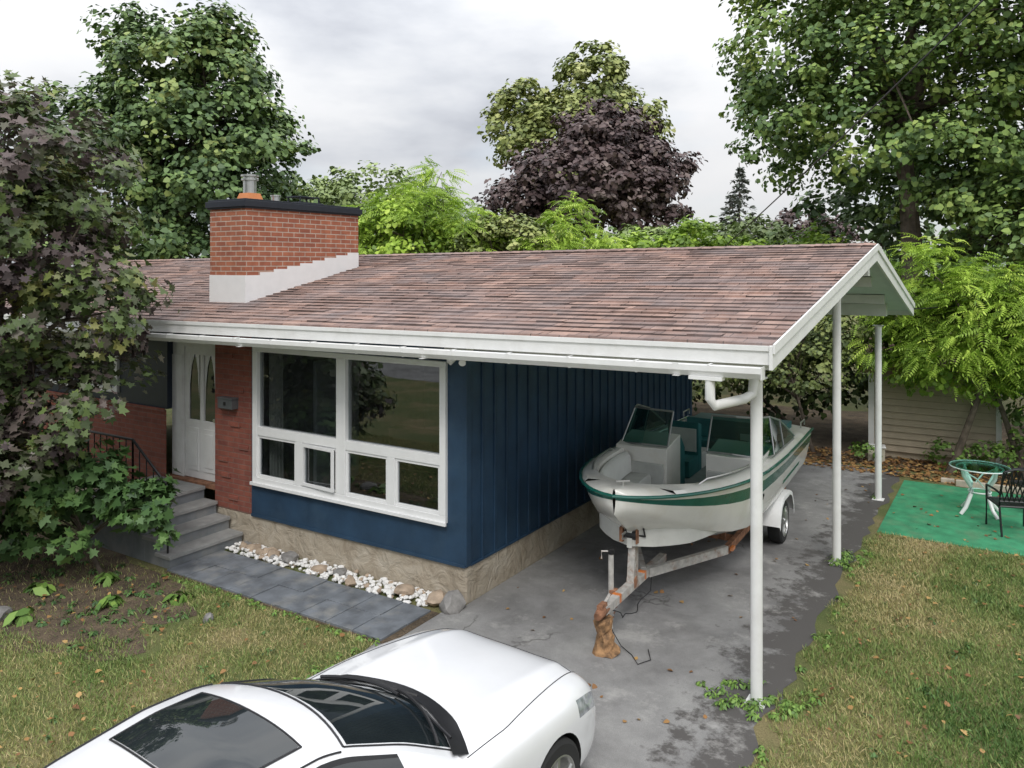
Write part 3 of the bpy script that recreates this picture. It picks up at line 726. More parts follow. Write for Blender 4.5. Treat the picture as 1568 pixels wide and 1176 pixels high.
for sg in (1,-1):
    G=[]
    for s in ss:
        y=s*L; row=[]
        k=zk(s);c_=zc(s);b_=bw(s);cb=bc(s)
        for q in (0,.5,1): row.append((sg*cb*q,y,k+(c_-k)*(q**1.15)))
        for f in fr[1:]:
            xx=cb+(b_-cb)*(f**.75); row.append((sg*xx,y,c_+(zsh(s)-c_)*f))
        G.append(row)
    mm=[0,0]+fmat
    g.grid(G,lambda a,b2:mm[b2])
g.poly([(0,L,zk(1)),(bc(1),L,zc(1)),(bw(1),L,zsh(1)),(-bw(1),L,zsh(1)),(-bc(1),L,zc(1))],0)
g.build('hull',[HULL,GREEN,BLACK],BT,smooth=True,angle=30)
g=MB(); pr=[(bw(s)+.012,s*L,zsh(s)+.0) for s in ss]
g.tube([(-x,y-.012,z) for x,y,z in reversed(pr)]+[(0,-.03,zsh(0))]+[(x,y-.012,z) for x,y,z in pr],.02,8)
g.build('rub_rail',[GREEN],BT,smooth=True)
s0,s1=.075,.87
def bi(s):
    w=bw(s)-.20
    if s<.26: w=min(w,(bw(s)-.15)*math.sqrt(max(0,1-((.26-s)/(.26-s0))**3))+.02)
    return max(w,.03)
def zd(s): return zsh(s)+.05
g=MB(); G=[]
for s in [0,.004,.012,.025,.045,.06,s0]:
    b_=bw(s); G.append([(b_*q,s*L,zsh(s)+.07*(1-abs(q)**3)) for q in (-1,-.93,-.6,-.3,0,.3,.6,.93,1)])
g.grid(G)
sr=list(np.linspace(s0,s1,44))
for sg in (-1,1):
    G=[];G2=[]
    for s in sr:
        b_=bw(s);i_=bi(s); G.append([(sg*b_,s*L,zsh(s)),(sg*(b_-.05),s*L,zsh(s)+.045),(sg*(i_+.03),s*L,zd(s)+.015),(sg*i_,s*L,zd(s)),(sg*(i_-.01),s*L,zd(s)-.06)])
        G2.append([(sg*(i_-.01),s*L,zd(s)-.06),(sg*(i_-.03),s*L,.86),(0,s*L,.84)])
    g.grid(G); g.grid(G2,lambda a,b2:1 if b2==0 else 2)
G=[]
for s in np.linspace(s1,1,6):
    b_=bw(s); G.append([(b_*q,s*L,zsh(s)+.06*(1-abs(q)**3)) for q in (-1,-.9,-.5,0,.5,.9,1)])
g.grid(G)
g.poly([(-bi(s0),s0*L,.84),(bi(s0),s0*L,.84),(bi(s0),s0*L,zd(s0)+.02),(-bi(s0),s0*L,zd(s0)+.02)],1)
g.poly([(-bi(s1),s1*L,.84),(bi(s1),s1*L,.84),(bi(s1),s1*L,zd(s1)),(-bi(s1),s1*L,zd(s1))],1)
g.build('deck',[HULL,LINER,simple('marine_carpet',(.2,.24,.24),.95)],BT,smooth=True,angle=40)
g=MB()
for sg in (-1,1):
    G=[];sr2=list(np.linspace(.12,.41,18))
    for s in sr2:
        o=max(bi(s)-.04,.02); w=min(.38,o*.8); y=s*L
        G.append([(sg*o,y,.9),(sg*o,y,1.13),(sg*(o-.02),y,1.15),(sg*(o-w+.03),y,1.16),(sg*(o-w),y,1.12),(sg*(o-w),y,.85)])
    g.grid(G)
    G=[]
    for s in sr2:
        o=max(bi(s)-.025,.02); y=s*L; G.append([(sg*(o+.0),y,1.14),(sg*(o-.01),y,zd(s)-.03),(sg*(o-.05),y,zd(s)-.035),(sg*(o-.10),y,zd(s)-.1),(sg*(o-.11),y,1.16)])
    g.grid(G,lambda a,b2:1)
g.build('bow_seats',[VINYL,simple('light_vinyl',(.68,.69,.67),.45,var=.05),TEAL],BT,smooth=True,angle=50)
g=MB()
for sg in (-1,1):
    def hx(x0,x1,y0,y1,z0,za,zb,m=0):
        a,b_=sorted((sg*x0,sg*x1)); g.hexa([(a,y0,z0),(b_,y0,z0),(b_,y1,z0),(a,y1,z0),(a,y0,za),(b_,y0,za),(b_,y1,zb),(a,y1,zb)],m)
    hx(.27,1.0,2.45,3.05,.86,1.5,1.6); hx(.27,.97,3.05,3.25,.86,1.6,1.38,2); hx(.3,.85,2.40,2.45,.9,1.3,1.3,3)
    hx(.3,.78,3.55,4.0,.86,1.1,1.1,2); hx(.3,.78,4.0,4.16,.86,1.6,1.55,2); hx(.33,.75,3.985,3.999,1.15,1.5,1.5,3); hx(.3,.78,4.16,4.6,.86,1.1,1.1,3)
g.box(-.8,.8,4.75,5.1,.86,1.18,2); g.box(-.8,.8,5.0,5.12,1.18,1.48,2); g.box(-.75,.75,5.12,5.62,1.2,1.46,2)
g.lathe([(.16,0),(.175,.01),(.16,.02)],(0,0,0),'z',24,4)
n0=len(g.v)-72
for i in range(n0,len(g.v)):
    x,y,z=g.v[i]; p=Matrix.Translation((.56,3.34,1.42))@Matrix.Rotation(R(-55),4,'X')@Vector((x,y,z)); g.v[i]=tuple(p)
g.build('consoles_and_seats',[HULL,LINER,TEAL,VINYL,BLACK],BT,bevel=.03)
g=MB()
for sg in (-1,1):
    base=[(.27,2.50,1.53),(.62,2.46,1.54),(.97,2.58,1.50),(1.04,2.95,1.48),(1.03,3.6,1.46),(1.0,4.45,1.42)]
    tp=[(.27,2.74,1.97),(.60,2.72,1.98),(.86,2.83,1.97),(.94,3.12,1.95),(.96,3.65,1.82),(1.0,4.5,1.45)]
    base=[(sg*x,y,z) for x,y,z in base]; tp=[(sg*x,y,z) for x,y,z in tp]
    for k in range(5): g.poly([base[k],base[k+1],tp[k+1],tp[k]],0)
    g.tube(base,.014,6,1); g.tube(tp,.014,6,1)
    for k in (0,2,3,4): g.tube([base[k],tp[k]],.012,6,1)
g.build('windshield',[BGLASS,simple('aluminium_frame',(.35,.36,.36),.4,metal=.6)],BT)
g=MB()
for sg in (-1,1):
    pts=[(sg*(bi(s)+.06),s*L,zd(s)+.05) for s in np.linspace(.15,.38,10)]; pts[0]=(pts[0][0],pts[0][1],zd(.15)); pts[-1]=(pts[-1][0],pts[-1][1],zd(.38)); g.tube(pts,.011,6)
    g.tube([(sg*.95,5.3,1.42),(sg*.95,5.3,1.5),(sg*.95,5.6,1.5),(sg*.95,5.6,1.42)],.012,6)
g.tube([(-.06,.2,zsh(0)+.1),(.06,.3,zsh(0)+.1)],.012,6); g.tube([(0,.25,zsh(0)+.04),(0,.25,zsh(0)+.1)],.012,6)
g.tube([(0,.32,1.05),(0,.24,1.05),(0,.24,1.0),(0,.34,.98)],.012,6)
g.build('bow_rails',[STEEL],BT,smooth=True)
g=MB()
def hp(s,f,o=.006):
    c_=zc(s); x=bc(s)+(bw(s)-bc(s))*(f**.75); return (x+o,s*L,c_+(zsh(s)-c_)*f)
for k in range(7):
    sA=.34+.0105*k
    g.tube([hp(sA,.42,.004),hp(sA,.54,.004)],.0065,4); g.tube([hp(sA,.54,.004),hp(sA+.006,.54 if k%3 else .48,.004)],.0065,4)
    if k%2: g.tube([hp(sA,.42,.004),hp(sA+.006,.42,.004),hp(sA+.006,.54,.004)],.0065,4)
for k in range(3): g.tube([hp(s,.3+.03*k,.004) for s in np.linspace(.62,.85,8)],.004,4,1)
g.build('registration_number',[BLACK,GREEN],BT)
g=MB(); g.box(-.75,.75,L+.001,L+.42,.98,1.02,0); g.box(-.12,.12,L+.001,L+.25,.6,.95,1); g.hexa([(-.06,L+.2,.35),(.06,L+.2,.35),(.06,L+.5,.35),(-.06,L+.5,.35),(-.1,L+.1,.95),(.1,L+.1,.95),(.1,L+.55,.93),(-.1,L+.55,.93)],1)
g.lathe([(.0,0),(.16,.02),(.16,.05),(0,.08)],(0,0,0),'z',5,1)
for i in range(len(g.v)-20,len(g.v)):
    x,y,z=g.v[i]; g.v[i]=(x,L+.5+z,.42+y)
g.build('outdrive',[HULL,BLACK],BT,bevel=.01)

# ------------------------------------------------------------------ trailer
TRL=empty('boat_trailer',(1.87,-.24,0),R(2.2))
g=MB()
def beam(a,b_,w,h,m=0):
    a=Vector(a);b_=Vector(b_);d=(b_-a).normalized();sd=d.cross(Vector((0,0,1))).normalized()*w/2;up=Vector((0,0,h/2))
    g.hexa([a-sd-up,a+sd-up,b_+sd-up,b_-sd-up,a-sd+up,a+sd+up,b_+sd+up,b_-sd+up],m)
beam((0,.05,.42),(0,1.9,.40),.085,.085)
beam((-.03,1.3,.41),(-.62,2.5,.41),.06,.1,0); beam((.03,1.3,.41),(.62,2.5,.41),.06,.1,0)
beam((-.62,2.5,.41),(-.64,5.9,.41),.06,.1,1); beam((.62,2.5,.41),(.64,5.9,.41),.06,.1,1)
beam((-.62,3.0,.4),(.62,3.0,.4),.07,.07,1); beam((-.64,5.6,.4),(.64,5.6,.4),.07,.07,1); beam((-.85,4.35,.31),(.85,4.35,.31),.07,.07,1)
for sg in (-1,1):
    beam((sg*.42,2.6,.56),(sg*.46,5.8,.56),.1,.05,2)
    for y in (2.9,4.1,5.5): beam((sg*.5,y,.44),(sg*.44,y,.53),.05,.12,1)
g.tube([(0,.14,.42),(0,0,.42),(0,-.09,.405)],[.045,.055,.04],12,1); g.box(-.03,.03,-.04,.1,.46,.5,1); g.tube([(0,.1,.49),(0,.22,.53)],.015,6,0)
beam((0,.82,.44),(0,.88,.46),.1,.1,1)
g.hexa([(-.04,.8,.44),(.04,.8,.44),(.04,.95,.44),(-.04,.95,.44),(-.04,.88,1.02),(.04,.88,1.02),(.04,.96,1.02),(-.04,.96,1.02)],0)
g.tube([(-.07,.85,.98),(.07,.85,.98)],.06,14,3); g.tube([(.07,.85,.98),(.16,.85,.98),(.16,.8,1.08)],.012,6,3); g.box(-.12,-.08,.78,.94,.9,1.06,1); g.box(.075,.09,.78,.94,.9,1.06,1)
g.tube([(-.09,1.0,1.08),(.09,1.0,1.08)],.045,12,3)
beam((0,.85,.98),(0,1.08,1.06),.05,.05,1)
g.tube([(-.1,.5,.18),(-.1,.5,.85)],.03,12,0); g.tube([(-.1,.5,.85),(-.1,.5,.9)],.035,12,3); g.tube([(-.1,.5,.88),(-.19,.45,.88),(-.19,.45,.8)],.01,6,0); g.box(-.1,-.04,.45,.55,.38,.47,1)
g.tube([(-.1,.5,.2),(-.1,.5,.04)],.022,10,0)
for y in (.4,1.15): g.box(-.0445,.0445,y,y+.05,.376,.4645,5)
g.box(.66,.70,2.5,2.62,.4,.44,5)
random.seed(2); w=[(.03,.2,.38)]
for k in range(14): w.append((.05+.03*math.sin(k*1.3),.25+k*.09,.34-.2*math.sin(math.pi*k/13)+random.uniform(-.03,.02)))
g.tube(w,.006,5,3)
w=[(.02,.1,.36),(.08,.12,.2),(.14,.2,.03),(.3,.1,.015),(.42,-.05,.015),(.5,.1,.015),(.4,.3,.015)]; g.tube(w,.005,5,3)
# hanging safety chain, link by link
for k in range(16):
    t=k/15; c_=Vector((-.05-.03*math.sin(math.pi*t),.12+.5*t,.37-.27*math.sin(math.pi*t)))
    pts=[c_+Vector((.008*math.cos(a) if k%2 else 0,.022*math.sin(a),.008*math.cos(a) if not k%2 else 0)) for a in np.linspace(0,2*math.pi,9)]
    g.tube(pts,.004,5,1,False)
g.build('frame',[GALV,RUST,simple('bunk_carpet',(.12,.13,.14),.95),BLACK,BLACK,simple('orange_reflector',(.65,.2,.05),.5,dirt=(.4,.35,.3),dirtamt=.8,dscale=12)],TRL,bevel=.004)
for sg in (-1,1):
    wheel(TRL,sg*.87,4.35,.31,.19,sg,5)
    g=MB(); G=[]
    pr=[(-.50,.36),(-.46,.5),(-.36,.66),(-.2,.715),(.2,.715),(.36,.66),(.46,.5),(.50,.36)]
    for y,z in pr: G.append([(sg*.75,4.35+y,z),(sg*.99,4.35+y,z),(sg*1.0,4.35+y,z-.02),(sg*1.0,4.35+y*.93,z-.06)])
    g.grid(G); g.build('fender',[WHITE],TRL,smooth=True,angle=50)
WB=MB(); random.seed(6)
zs_=[0,.04,.09,.14,.2,.26,.31,.35]; WB.tube([(1.905-.005*i,-.19,z_) for i,z_ in enumerate(zs_)],[.15,.115,.095,.085,.08,.082,.09,.085],14)
for i,p in enumerate(WB.v): WB.v[i]=(p[0]+random.uniform(-.02,.02),p[1]+random.uniform(-.02,.02),max(0,p[2]+random.uniform(-.012,.012)))
WB.build('wood_stump',[WOOD])

# ------------------------------------------------------------------ patio
g=MB(); g.box(3.72,9.5,5.32,8.72,.0,.014); g.build('turf_mat',[TURF])
g=MB(); g.box(4.55,7.5,8.8,8.9,0,.11); g.box(4.3,4.52,8.95,9.05,0,.08); g.build('timber_edging',[simple('weathered_timber',(.5,.44,.36),.85,var=.2,bmp=.4)],bevel=.01)
PT=empty('patio_table',(4.98,7.2,0)); g=MB()
g.lathe([(0,.755),(.43,.755),(.435,.761),(.43,.767),(0,.767)],(0,0,0),'z',40,1)
g.build('glass_top',[WHITE,TGLASS],PT,smooth=True)
g=MB()
ring=lambda r,z:[(r*math.cos(2*math.pi*k/28),r*math.sin(2*math.pi*k/28),z) for k in range(29)]
g.tube(ring(.33,.735),.014,6); g.tube(ring(.43,.752),.01,6); g.tube(ring(.16,.36),.012,6)
for k in range(4):
    a=math.pi/4+k*math.pi/2; c_,s_=math.cos(a),math.sin(a)
    g.tube([(.33*c_,.33*s_,.735),(.3*c_,.3*s_,.62),(.17*c_,.17*s_,.45),(.16*c_,.16*s_,.33),(.26*c_,.26*s_,.12),(.36*c_,.36*s_,.015)],[.026,.03,.03,.03,.03,.028],8)
    g.tube([(.31*c_,.31*s_,.7),(.2*math.cos(a+.6),.2*math.sin(a+.6),.6),(.16*math.cos(a+1.2),.16*math.sin(a+1.2),.46)],.012,6)
g.build('legs',[WHITEV],PT,smooth=True)
def chair(loc,rz):
    C=empty('patio_chair',loc,rz); g=MB(); r=.016
    for sg in (-1,1):
        g.tube([(sg*.26,-.26,.0),(sg*.26,-.24,.42),(sg*.27,-.22,.62),(sg*.27,.1,.64),(sg*.25,.24,.62)],r,8)
        g.tube([(sg*.25,.34,.0),(sg*.25,.24,.42),(sg*.25,.27,.6),(sg*.23,.36,.95)],r,8)
    g.tube([(-.23,.36,.95),(-.1,.38,1.0),(.1,.38,1.0),(.23,.36,.95)],r,8); g.tube([(-.25,.26,.5),(.25,.26,.5)],r,6)
    g.tube([(-.26,-.24,.42),(.26,-.24,.42)],r,6); g.tube([(-.25,.24,.42),(.25,.24,.42)],r,6)
    g.tube([(-.26,-.24,.42),(-.25,.24,.42)],r,6); g.tube([(.26,-.24,.42),(.25,.24,.42)],r,6)
    for k in range(9):
        x=-.21+.0525*k; g.box(x-.018,x+.018,-.24,.24,.417,.423)
        g.box(-.25,.25,-.225+.055*k,-.195+.055*k,.424,.428)
    for k in range(7):
        x=-.2+.066*k; g.tube([(x,.265,.5),(x+.06*(1 if k%2 else -1),.31,.72),(x,.365,.96)],.01,5); g.tube([(x,.265,.5),(x-.06*(1 if k%2 else -1),.31,.72),(x,.365,.96)],.01,5)
    g.build('frame',[BLACK],C,smooth=True)
chair((5.42,6.45,.014),R(200)); chair((5.75,7.75,.014),R(-60))
SH=empty('garden_shed',(0,0,0)); g=MB(); z=.15
sx0,sx1,sy=2.9,5.2,10.55
g.box(sx0+.02,sx1-.02,sy+.02,12.6,0,1.8)
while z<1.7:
    for (q0,q1,q2) in ((z,z+.125,0),(z+.1255,z+.1345,3)):  # each lap, then a thin dark strip painting in the shadow line above it
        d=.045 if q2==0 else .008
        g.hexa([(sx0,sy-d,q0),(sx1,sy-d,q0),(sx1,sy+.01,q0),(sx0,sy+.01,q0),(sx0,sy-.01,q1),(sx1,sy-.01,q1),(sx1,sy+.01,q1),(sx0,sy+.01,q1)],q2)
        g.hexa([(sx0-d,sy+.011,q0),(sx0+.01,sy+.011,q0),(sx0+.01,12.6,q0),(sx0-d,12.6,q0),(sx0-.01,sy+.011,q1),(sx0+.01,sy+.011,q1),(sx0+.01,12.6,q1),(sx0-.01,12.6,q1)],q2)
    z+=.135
g.box(sx0-.05,sx0+.06,sy-.06,sy-.046,.1,1.8,1); g.box(sx1-.06,sx1+.035,sy-.06,sy-.046,.1,1.8,1)
g.hexa([(sx0-.2,sy-.2,1.75),(sx1+.2,sy-.2,1.75),(sx1+.2,11.6,2.3),(sx0-.2,11.6,2.3),(sx0-.2,sy-.2,1.82),(sx1+.2,sy-.2,1.82),(sx1+.2,11.6,2.38),(sx0-.2,11.6,2.38)],2)
g.hexa([(sx0-.2,11.602,2.3),(sx1+.2,11.602,2.3),(sx1+.2,12.8,1.75),(sx0-.2,12.8,1.75),(sx0-.2,11.602,2.38),(sx1+.2,11.602,2.38),(sx1+.2,12.8,1.82),(sx0-.2,12.8,1.82)],2)
g.build('siding',[SIDING,WHITE,SHINGLE,simple('siding_shadow_strip',(.12,.1,.08),.9)],SH)
g=MB(); g.obox((3.05,10.1,.14),(.32,.26,.28),.2); g.obox((3.05,10.1,.3),(.36,.3,.03),.2,1); g.build('utility_box',[simple('beige_plastic',(.5,.47,.38),.6),WHITE],bevel=.01)
def cable(a,b_,sag,name='power_line',r=.012):
    a=Vector(a);b_=Vector(b_); pts=[]
    for k in range(31):
        t=k/30; p=a.lerp(b_,t); p.z-=sag*4*t*(1-t); pts.append(p)
    g=MB(); g.tube(pts,r,5); g.build(name,[BLACK])
cable((8.1,-2.5,8.2),(-2.1,11.1,2.98),.18,r=.010); cable((3.9,7.85,3.22),(7.3,20,3.6),.15)

# ------------------------------------------------------------------ vegetation
tree('maple_tree',(-6.4,-2.6,0),.11,[(-5.35,-2.3,4.9,1.35,1.3,1.35),(-6.2,-2.6,4.2,1.6,1.5,1.5),(-5.0,-2.2,3.5,1.2,1.2,1.0),(-5.4,-2.6,2.2,1.3,1.3,1.1),(-6.3,-3.2,1.8,1.5,1.3,1.3),(-4.65,-1.9,2.35,.95,.8,.6),(-5.2,-2.9,1.4,1.1,.9,.8)],400,.36,62,.118,L_CRIMSON,1,T=T_MAPLE,limbs=12,inner=.2,vb=.48,vc=.42,vl=.12,droop=.12)
tree('elderberry_shrub',(-4.55,-1.75,0),.03,[(-3.85,-1.6,.85,.5,.35,.5),(-4.5,-1.8,1.0,.7,.45,.6),(-5.1,-2.1,.8,.8,.6,.7),(-5.9,-2.3,.7,.9,.6,.65)],130,.2,24,.14,L_SHRUB,2,T=T_MAPLE,limbs=12,droop=.05)
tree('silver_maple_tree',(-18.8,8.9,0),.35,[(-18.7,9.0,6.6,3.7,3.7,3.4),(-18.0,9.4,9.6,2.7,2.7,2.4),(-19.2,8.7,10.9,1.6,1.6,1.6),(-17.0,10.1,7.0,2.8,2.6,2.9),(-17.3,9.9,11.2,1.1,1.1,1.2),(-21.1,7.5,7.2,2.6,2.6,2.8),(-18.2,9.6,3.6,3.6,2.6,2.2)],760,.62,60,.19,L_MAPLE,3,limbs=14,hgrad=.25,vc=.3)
tree('locust_tree',(-18.3,18.6,0),.22,[(-18.3,18.6,6.0,2.6,2.6,2.3),(-16.5,19.6,5.5,1.8,1.8,1.8),(-20.4,17.6,5.6,2.2,2.2,2.0)],260,.55,42,.2,L_PALE,4)
tree('sumac_tree',(-9.2,10.4,0),.1,[(-9.0,10.3,5.4,1.3,1.2,1.0),(-8.0,10.9,4.8,1.1,1.1,.9),(-10.3,9.9,4.6,1.2,1.1,.9),(-8.6,10.6,6.4,.5,.5,.5)],170,.35,8,.42,L_BRIGHT,5,T=T_FROND,inner=.25,vb=.5,vc=.4)
tree('sumac_tree',(-10.3,10.0,0),.1,[(-9.6,10.1,4.6,1.9,1.2,1.2),(-8.0,11.4,4.2,1.6,1.2,1.1)],150,.4,40,.15,L_BRIGHT,55,vb=.45,vc=.4)
tree('purple_maple_tree',(-8.9,21.0,0),.3,[(-8.9,21.0,6.6,3.3,3.3,2.6),(-8.5,21.3,8.7,2.2,2.2,1.6),(-7.6,21.9,6.9,2.5,2.5,2.2),(-11.0,19.8,5.6,2.0,2.0,1.9)],560,.5,50,.2,L_PURPLE,6,vc=.25,limbs=10)
tree('linden_tree',(-14.0,29.6,0),.3,[(-13.4,30.1,12.8,1.9,1.9,2.6),(-14.2,29.4,9.6,3.2,3.2,3.2),(-16.2,28.1,11.0,1.9,1.9,2.5),(-12.2,31.1,10.6,2.2,2.2,2.6)],400,.6,42,.26,L_OLIVE,7,vb=.65,vc=.25)
tree('locust_tree',(-6.4,11.2,0),.09,[(-6.4,11.2,4.0,1.2,1.2,1.3),(-7.2,10.8,3.8,1.0,1.0,1.3)],120,.35,42,.13,L_OLIVE,8,vb=.6)
tree('sumac_tree',(-4.9,11.7,0),.07,[(-4.9,11.7,4.7,.6,.6,1.2),(-5.4,11.4,4.2,.9,.8,.8),(-4.0,12.2,4.1,.9,.8,.7)],130,.28,9,.36,L_BRIGHT,9,T=T_FROND,vb=.6,vc=.35)
tree('lilac_shrub',(-3.5,12.6,0),.07,[(-3.5,12.6,3.6,1.3,1.1,1.2),(-2.0,13.5,3.9,1.3,1.1,1.2),(-.6,14.4,3.5,1.3,1.1,1.2),(.7,15,3.6,1.3,1.1,1.3)],260,.34,42,.13,L_BRIGHT,10,vb=.35,vc=.4,limbs=12)
tree('lilac_shrub',(-6.5,15.2,0),.07,[(-7.5,14.2,3.7,1.6,1.3,1.5),(-4.5,16.4,3.9,1.7,1.3,1.3),(-2,18,4.0,1.9,1.3,1.4)],240,.4,40,.16,L_PALE,101,vb=.45,limbs=8)
tree('purple_maple_tree',(-3.7,33.8,0),.15,[(-3.7,33.8,5.3,1.6,1.6,1.5),(-2.4,34.6,5.0,1.5,1.5,1.5)],110,.4,36,.2,L_PURPLE,11)
def spruce(name,base,h,r,seed,mat=L_SPRUCE):
    rng=np.random.default_rng(seed); root=empty(name,base); P=[];N=[];T_=[]
    nl=int(h*3.2); mb=MB(); b=Vector(base); mb.tube([b,b+Vector((0,0,h))],[.14,.02],8)
    for i in range(nl):
        z=.8+(h-.9)*(i/nl); rr=r*(1-z/h)**.85*rng.uniform(.8,1.15)+.08
        for k in range(7):
            a=rng.uniform(0,6.28); n=int(8+26*rr/r)
            q=rng.random(n)**.7; rad=rr*q
            p=np.stack([base[0]+rad*math.cos(a),base[1]+rad*math.sin(a),base[2]+z-.28*rad],1)+rng.normal(size=(n,3))*.06
            P.append(p); N.append(np.tile([0,0,1.],(n,1))+rng.normal(size=(n,3))*.5); T_.append(np.tile([math.cos(a),math.sin(a),-.4],(n,1))+rng.normal(size=(n,3))*.5)
            mb.tube([b+Vector((0,0,z)),b+Vector((rr*math.cos(a),rr*math.sin(a),z-.28*rr))],[.02,.006],4)
    P=np.concatenate(P);N=np.concatenate(N);T_=np.concatenate(T_)
    leaves('foliage',P,N,rng.uniform(.18,.34,len(P)),rng.random(len(P)),T_OVAL,mat,root,rng,T_)
    o=mb.build('trunk',[BARK]); o.parent=root; o.matrix_parent_inverse=Matrix.Translation(-b)
spruce('spruce_tree',(-7.7,37.1,0),9.7,2.8,31)
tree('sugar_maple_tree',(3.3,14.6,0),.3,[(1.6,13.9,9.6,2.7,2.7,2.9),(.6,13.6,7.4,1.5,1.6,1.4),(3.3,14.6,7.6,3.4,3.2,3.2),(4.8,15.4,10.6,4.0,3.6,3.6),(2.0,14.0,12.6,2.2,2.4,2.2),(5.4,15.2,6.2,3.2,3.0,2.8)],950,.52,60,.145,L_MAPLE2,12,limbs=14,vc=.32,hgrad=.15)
tree('sugar_maple_tree',(8.0,13.5,0),.3,[(7.0,12.9,9.0,2.5,2.3,3.4),(8.3,13.6,5.2,3.2,2.4,2.4),(6.4,13.4,4.4,2.2,1.6,1.6),(8.6,13.5,12.0,2.6,2.6,2.6)],450,.5,58,.14,L_MAPLE2,13,limbs=10,vb=.5,vc=.3)
tree('maple_tree',(4.0,18.5,0),.3,[(2.2,18.0,4.6,2.6,2.0,2.4),(5.6,19,5.0,3.2,2.0,3.2),(9.2,19,5.4,3.6,2.0,3.6),(-.8,17.8,3.0,1.8,1.6,2.2)],380,.55,45,.2,L_MAPLE,14,limbs=8,vb=.35)
tree('walnut_tree',(4.4,9.85,0),.07,[(4.1,9.7,3.6,1.0,.7,.85),(5.1,9.5,2.9,1.1,.6,1.0),(6.2,9.6,2.3,1.2,.6,1.2),(3.55,9.9,2.5,.6,.5,.9),(7.5,9.8,2.3,1.2,.8,1.2),(4.5,9.5,2.1,1.0,.4,.7)],420,.33,10,.33,L_BRIGHT,15,T=T_FROND,limbs=12,vb=.5,vc=.42)
tree('walnut_tree',(5.6,10.1,0),.06,[(4.4,10.0,2.7,1.3,.4,1.1),(6.3,10.0,2.3,1.6,.5,1.3),(4.0,10.0,1.9,.9,.3,.6)],210,.33,38,.12,L_BRIGHT,16,limbs=6,vb=.3,vc=.35)
tree('dogwood_shrub',(1.8,10.2,0),.04,[(1.9,10.3,1.9,1.1,.8,1.0),(.6,10.5,1.8,1.2,.8,1.1),(-.7,10.7,1.8,1.2,.8,1.2),(2.7,10.5,2.6,.8,.6,.8)],210,.32,40,.09,L_OLIVE,17,limbs=26,vb=.4)
tree('yew_shrub',(1.4,11.4,0),.05,[(2.0,11.8,1.5,1.6,.8,1.5),(-.4,11.8,1.5,1.9,.8,1.6),(-3,11.4,1.4,1.9,1.2,1.5)],180,.45,42,.14,L_DARK,18,limbs=6)
tree('cedar_shrub',(9.2,10.2,0),.05,[(9.0,10.2,1.5,1.7,1.0,1.5),(7.6,10.2,.8,.9,.5,.8),(6.3,10.3,1.0,.9,.5,1.0)],170,.38,42,.11,L_MAPLE2,19,limbs=5)
tree('nettle_shrub',(4.6,10.0,0),.02,[(4.4,10.1,.25,.5,.25,.35),(5.1,10.1,.3,.5,.25,.4),(2.9,9.8,.2,.3,.2,.3),(5.6,10.0,.4,.5,.3,.5)],50,.15,26,.07,L_WEED,20,limbs=3)
rng=np.random.default_rng(77); n=2600
P=np.stack([rng.uniform(1,8,n),rng.uniform(8.9,10.6,n),rng.uniform(.005,.03,n)],1)
leaves('leaf_litter',P,rng.normal(size=(n,3))*.25+np.array([0,0,1]),rng.uniform(.05,.1,n),rng.random(n),T_LEAF,L_DRY,rng=rng)
n=420; x=np.concatenate([rng.uniform(-8,-.4,n),rng.uniform(3.8,8.5,n),rng.uniform(.2,3.6,110),rng.uniform(3.8,7,60)]); y=np.concatenate([rng.uniform(-5.5,-1.4,n),rng.uniform(-2.5,5.2,n),rng.uniform(-3,8.5,110),rng.uniform(5.4,8.6,60)])
P=np.stack([x,y,np.where((x<3.6)&(x>0),.012,.045)],1); P[-60:,2]=.02
leaves('fallen_leaves',P,rng.normal(size=(len(P),3))*.25+np.array([0,0,1]),rng.uniform(.03,.07,len(P)),rng.random(len(P)),T_LEAF,L_DRY,rng=rng)
rng=np.random.default_rng(99); Pn=[];Nn=[];Vn=[]
for k in range(120):
    a=2*math.pi*k/120+rng.uniform(-.02,.02); d=rng.uniform(58,78); hh=rng.uniform(5,9); c0=np.array([d*math.cos(a),d*math.sin(a),0])
    n=140; q=unit(rng,n); q[:,2]=np.abs(q[:,2]); rr=rng.uniform(3.4,4.8)
    Pn.append(c0+q*np.array([rr,rr,hh])+rng.normal(size=(n,3))*.3); Nn.append(q+rng.normal(size=(n,3))*.4); Vn.append(np.full(n,rng.random())*.6+.4*rng.random(n))
for k in range(26):
    x=-30+2.6*k+rng.uniform(-.8,.8); hh=rng.uniform(5,9); c0=np.array([x,-29+rng.uniform(-2,2),0]); n=300; q=unit(rng,n); q[:,2]=np.abs(q[:,2]); rr=rng.uniform(2.4,3.4)
    Pn.append(c0+q*np.array([rr,rr,hh])+rng.normal(size=(n,3))*.3); Nn.append(q+rng.normal(size=(n,3))*.4); Vn.append(np.full(n,rng.random())*.6+.4*rng.random(n))
P=np.concatenate(Pn); leaves('distant_trees',P,np.concatenate(Nn),rng.uniform(.6,1.2,len(P)),np.concatenate(Vn),T_LEAF,L_MAPLE,rng=rng)

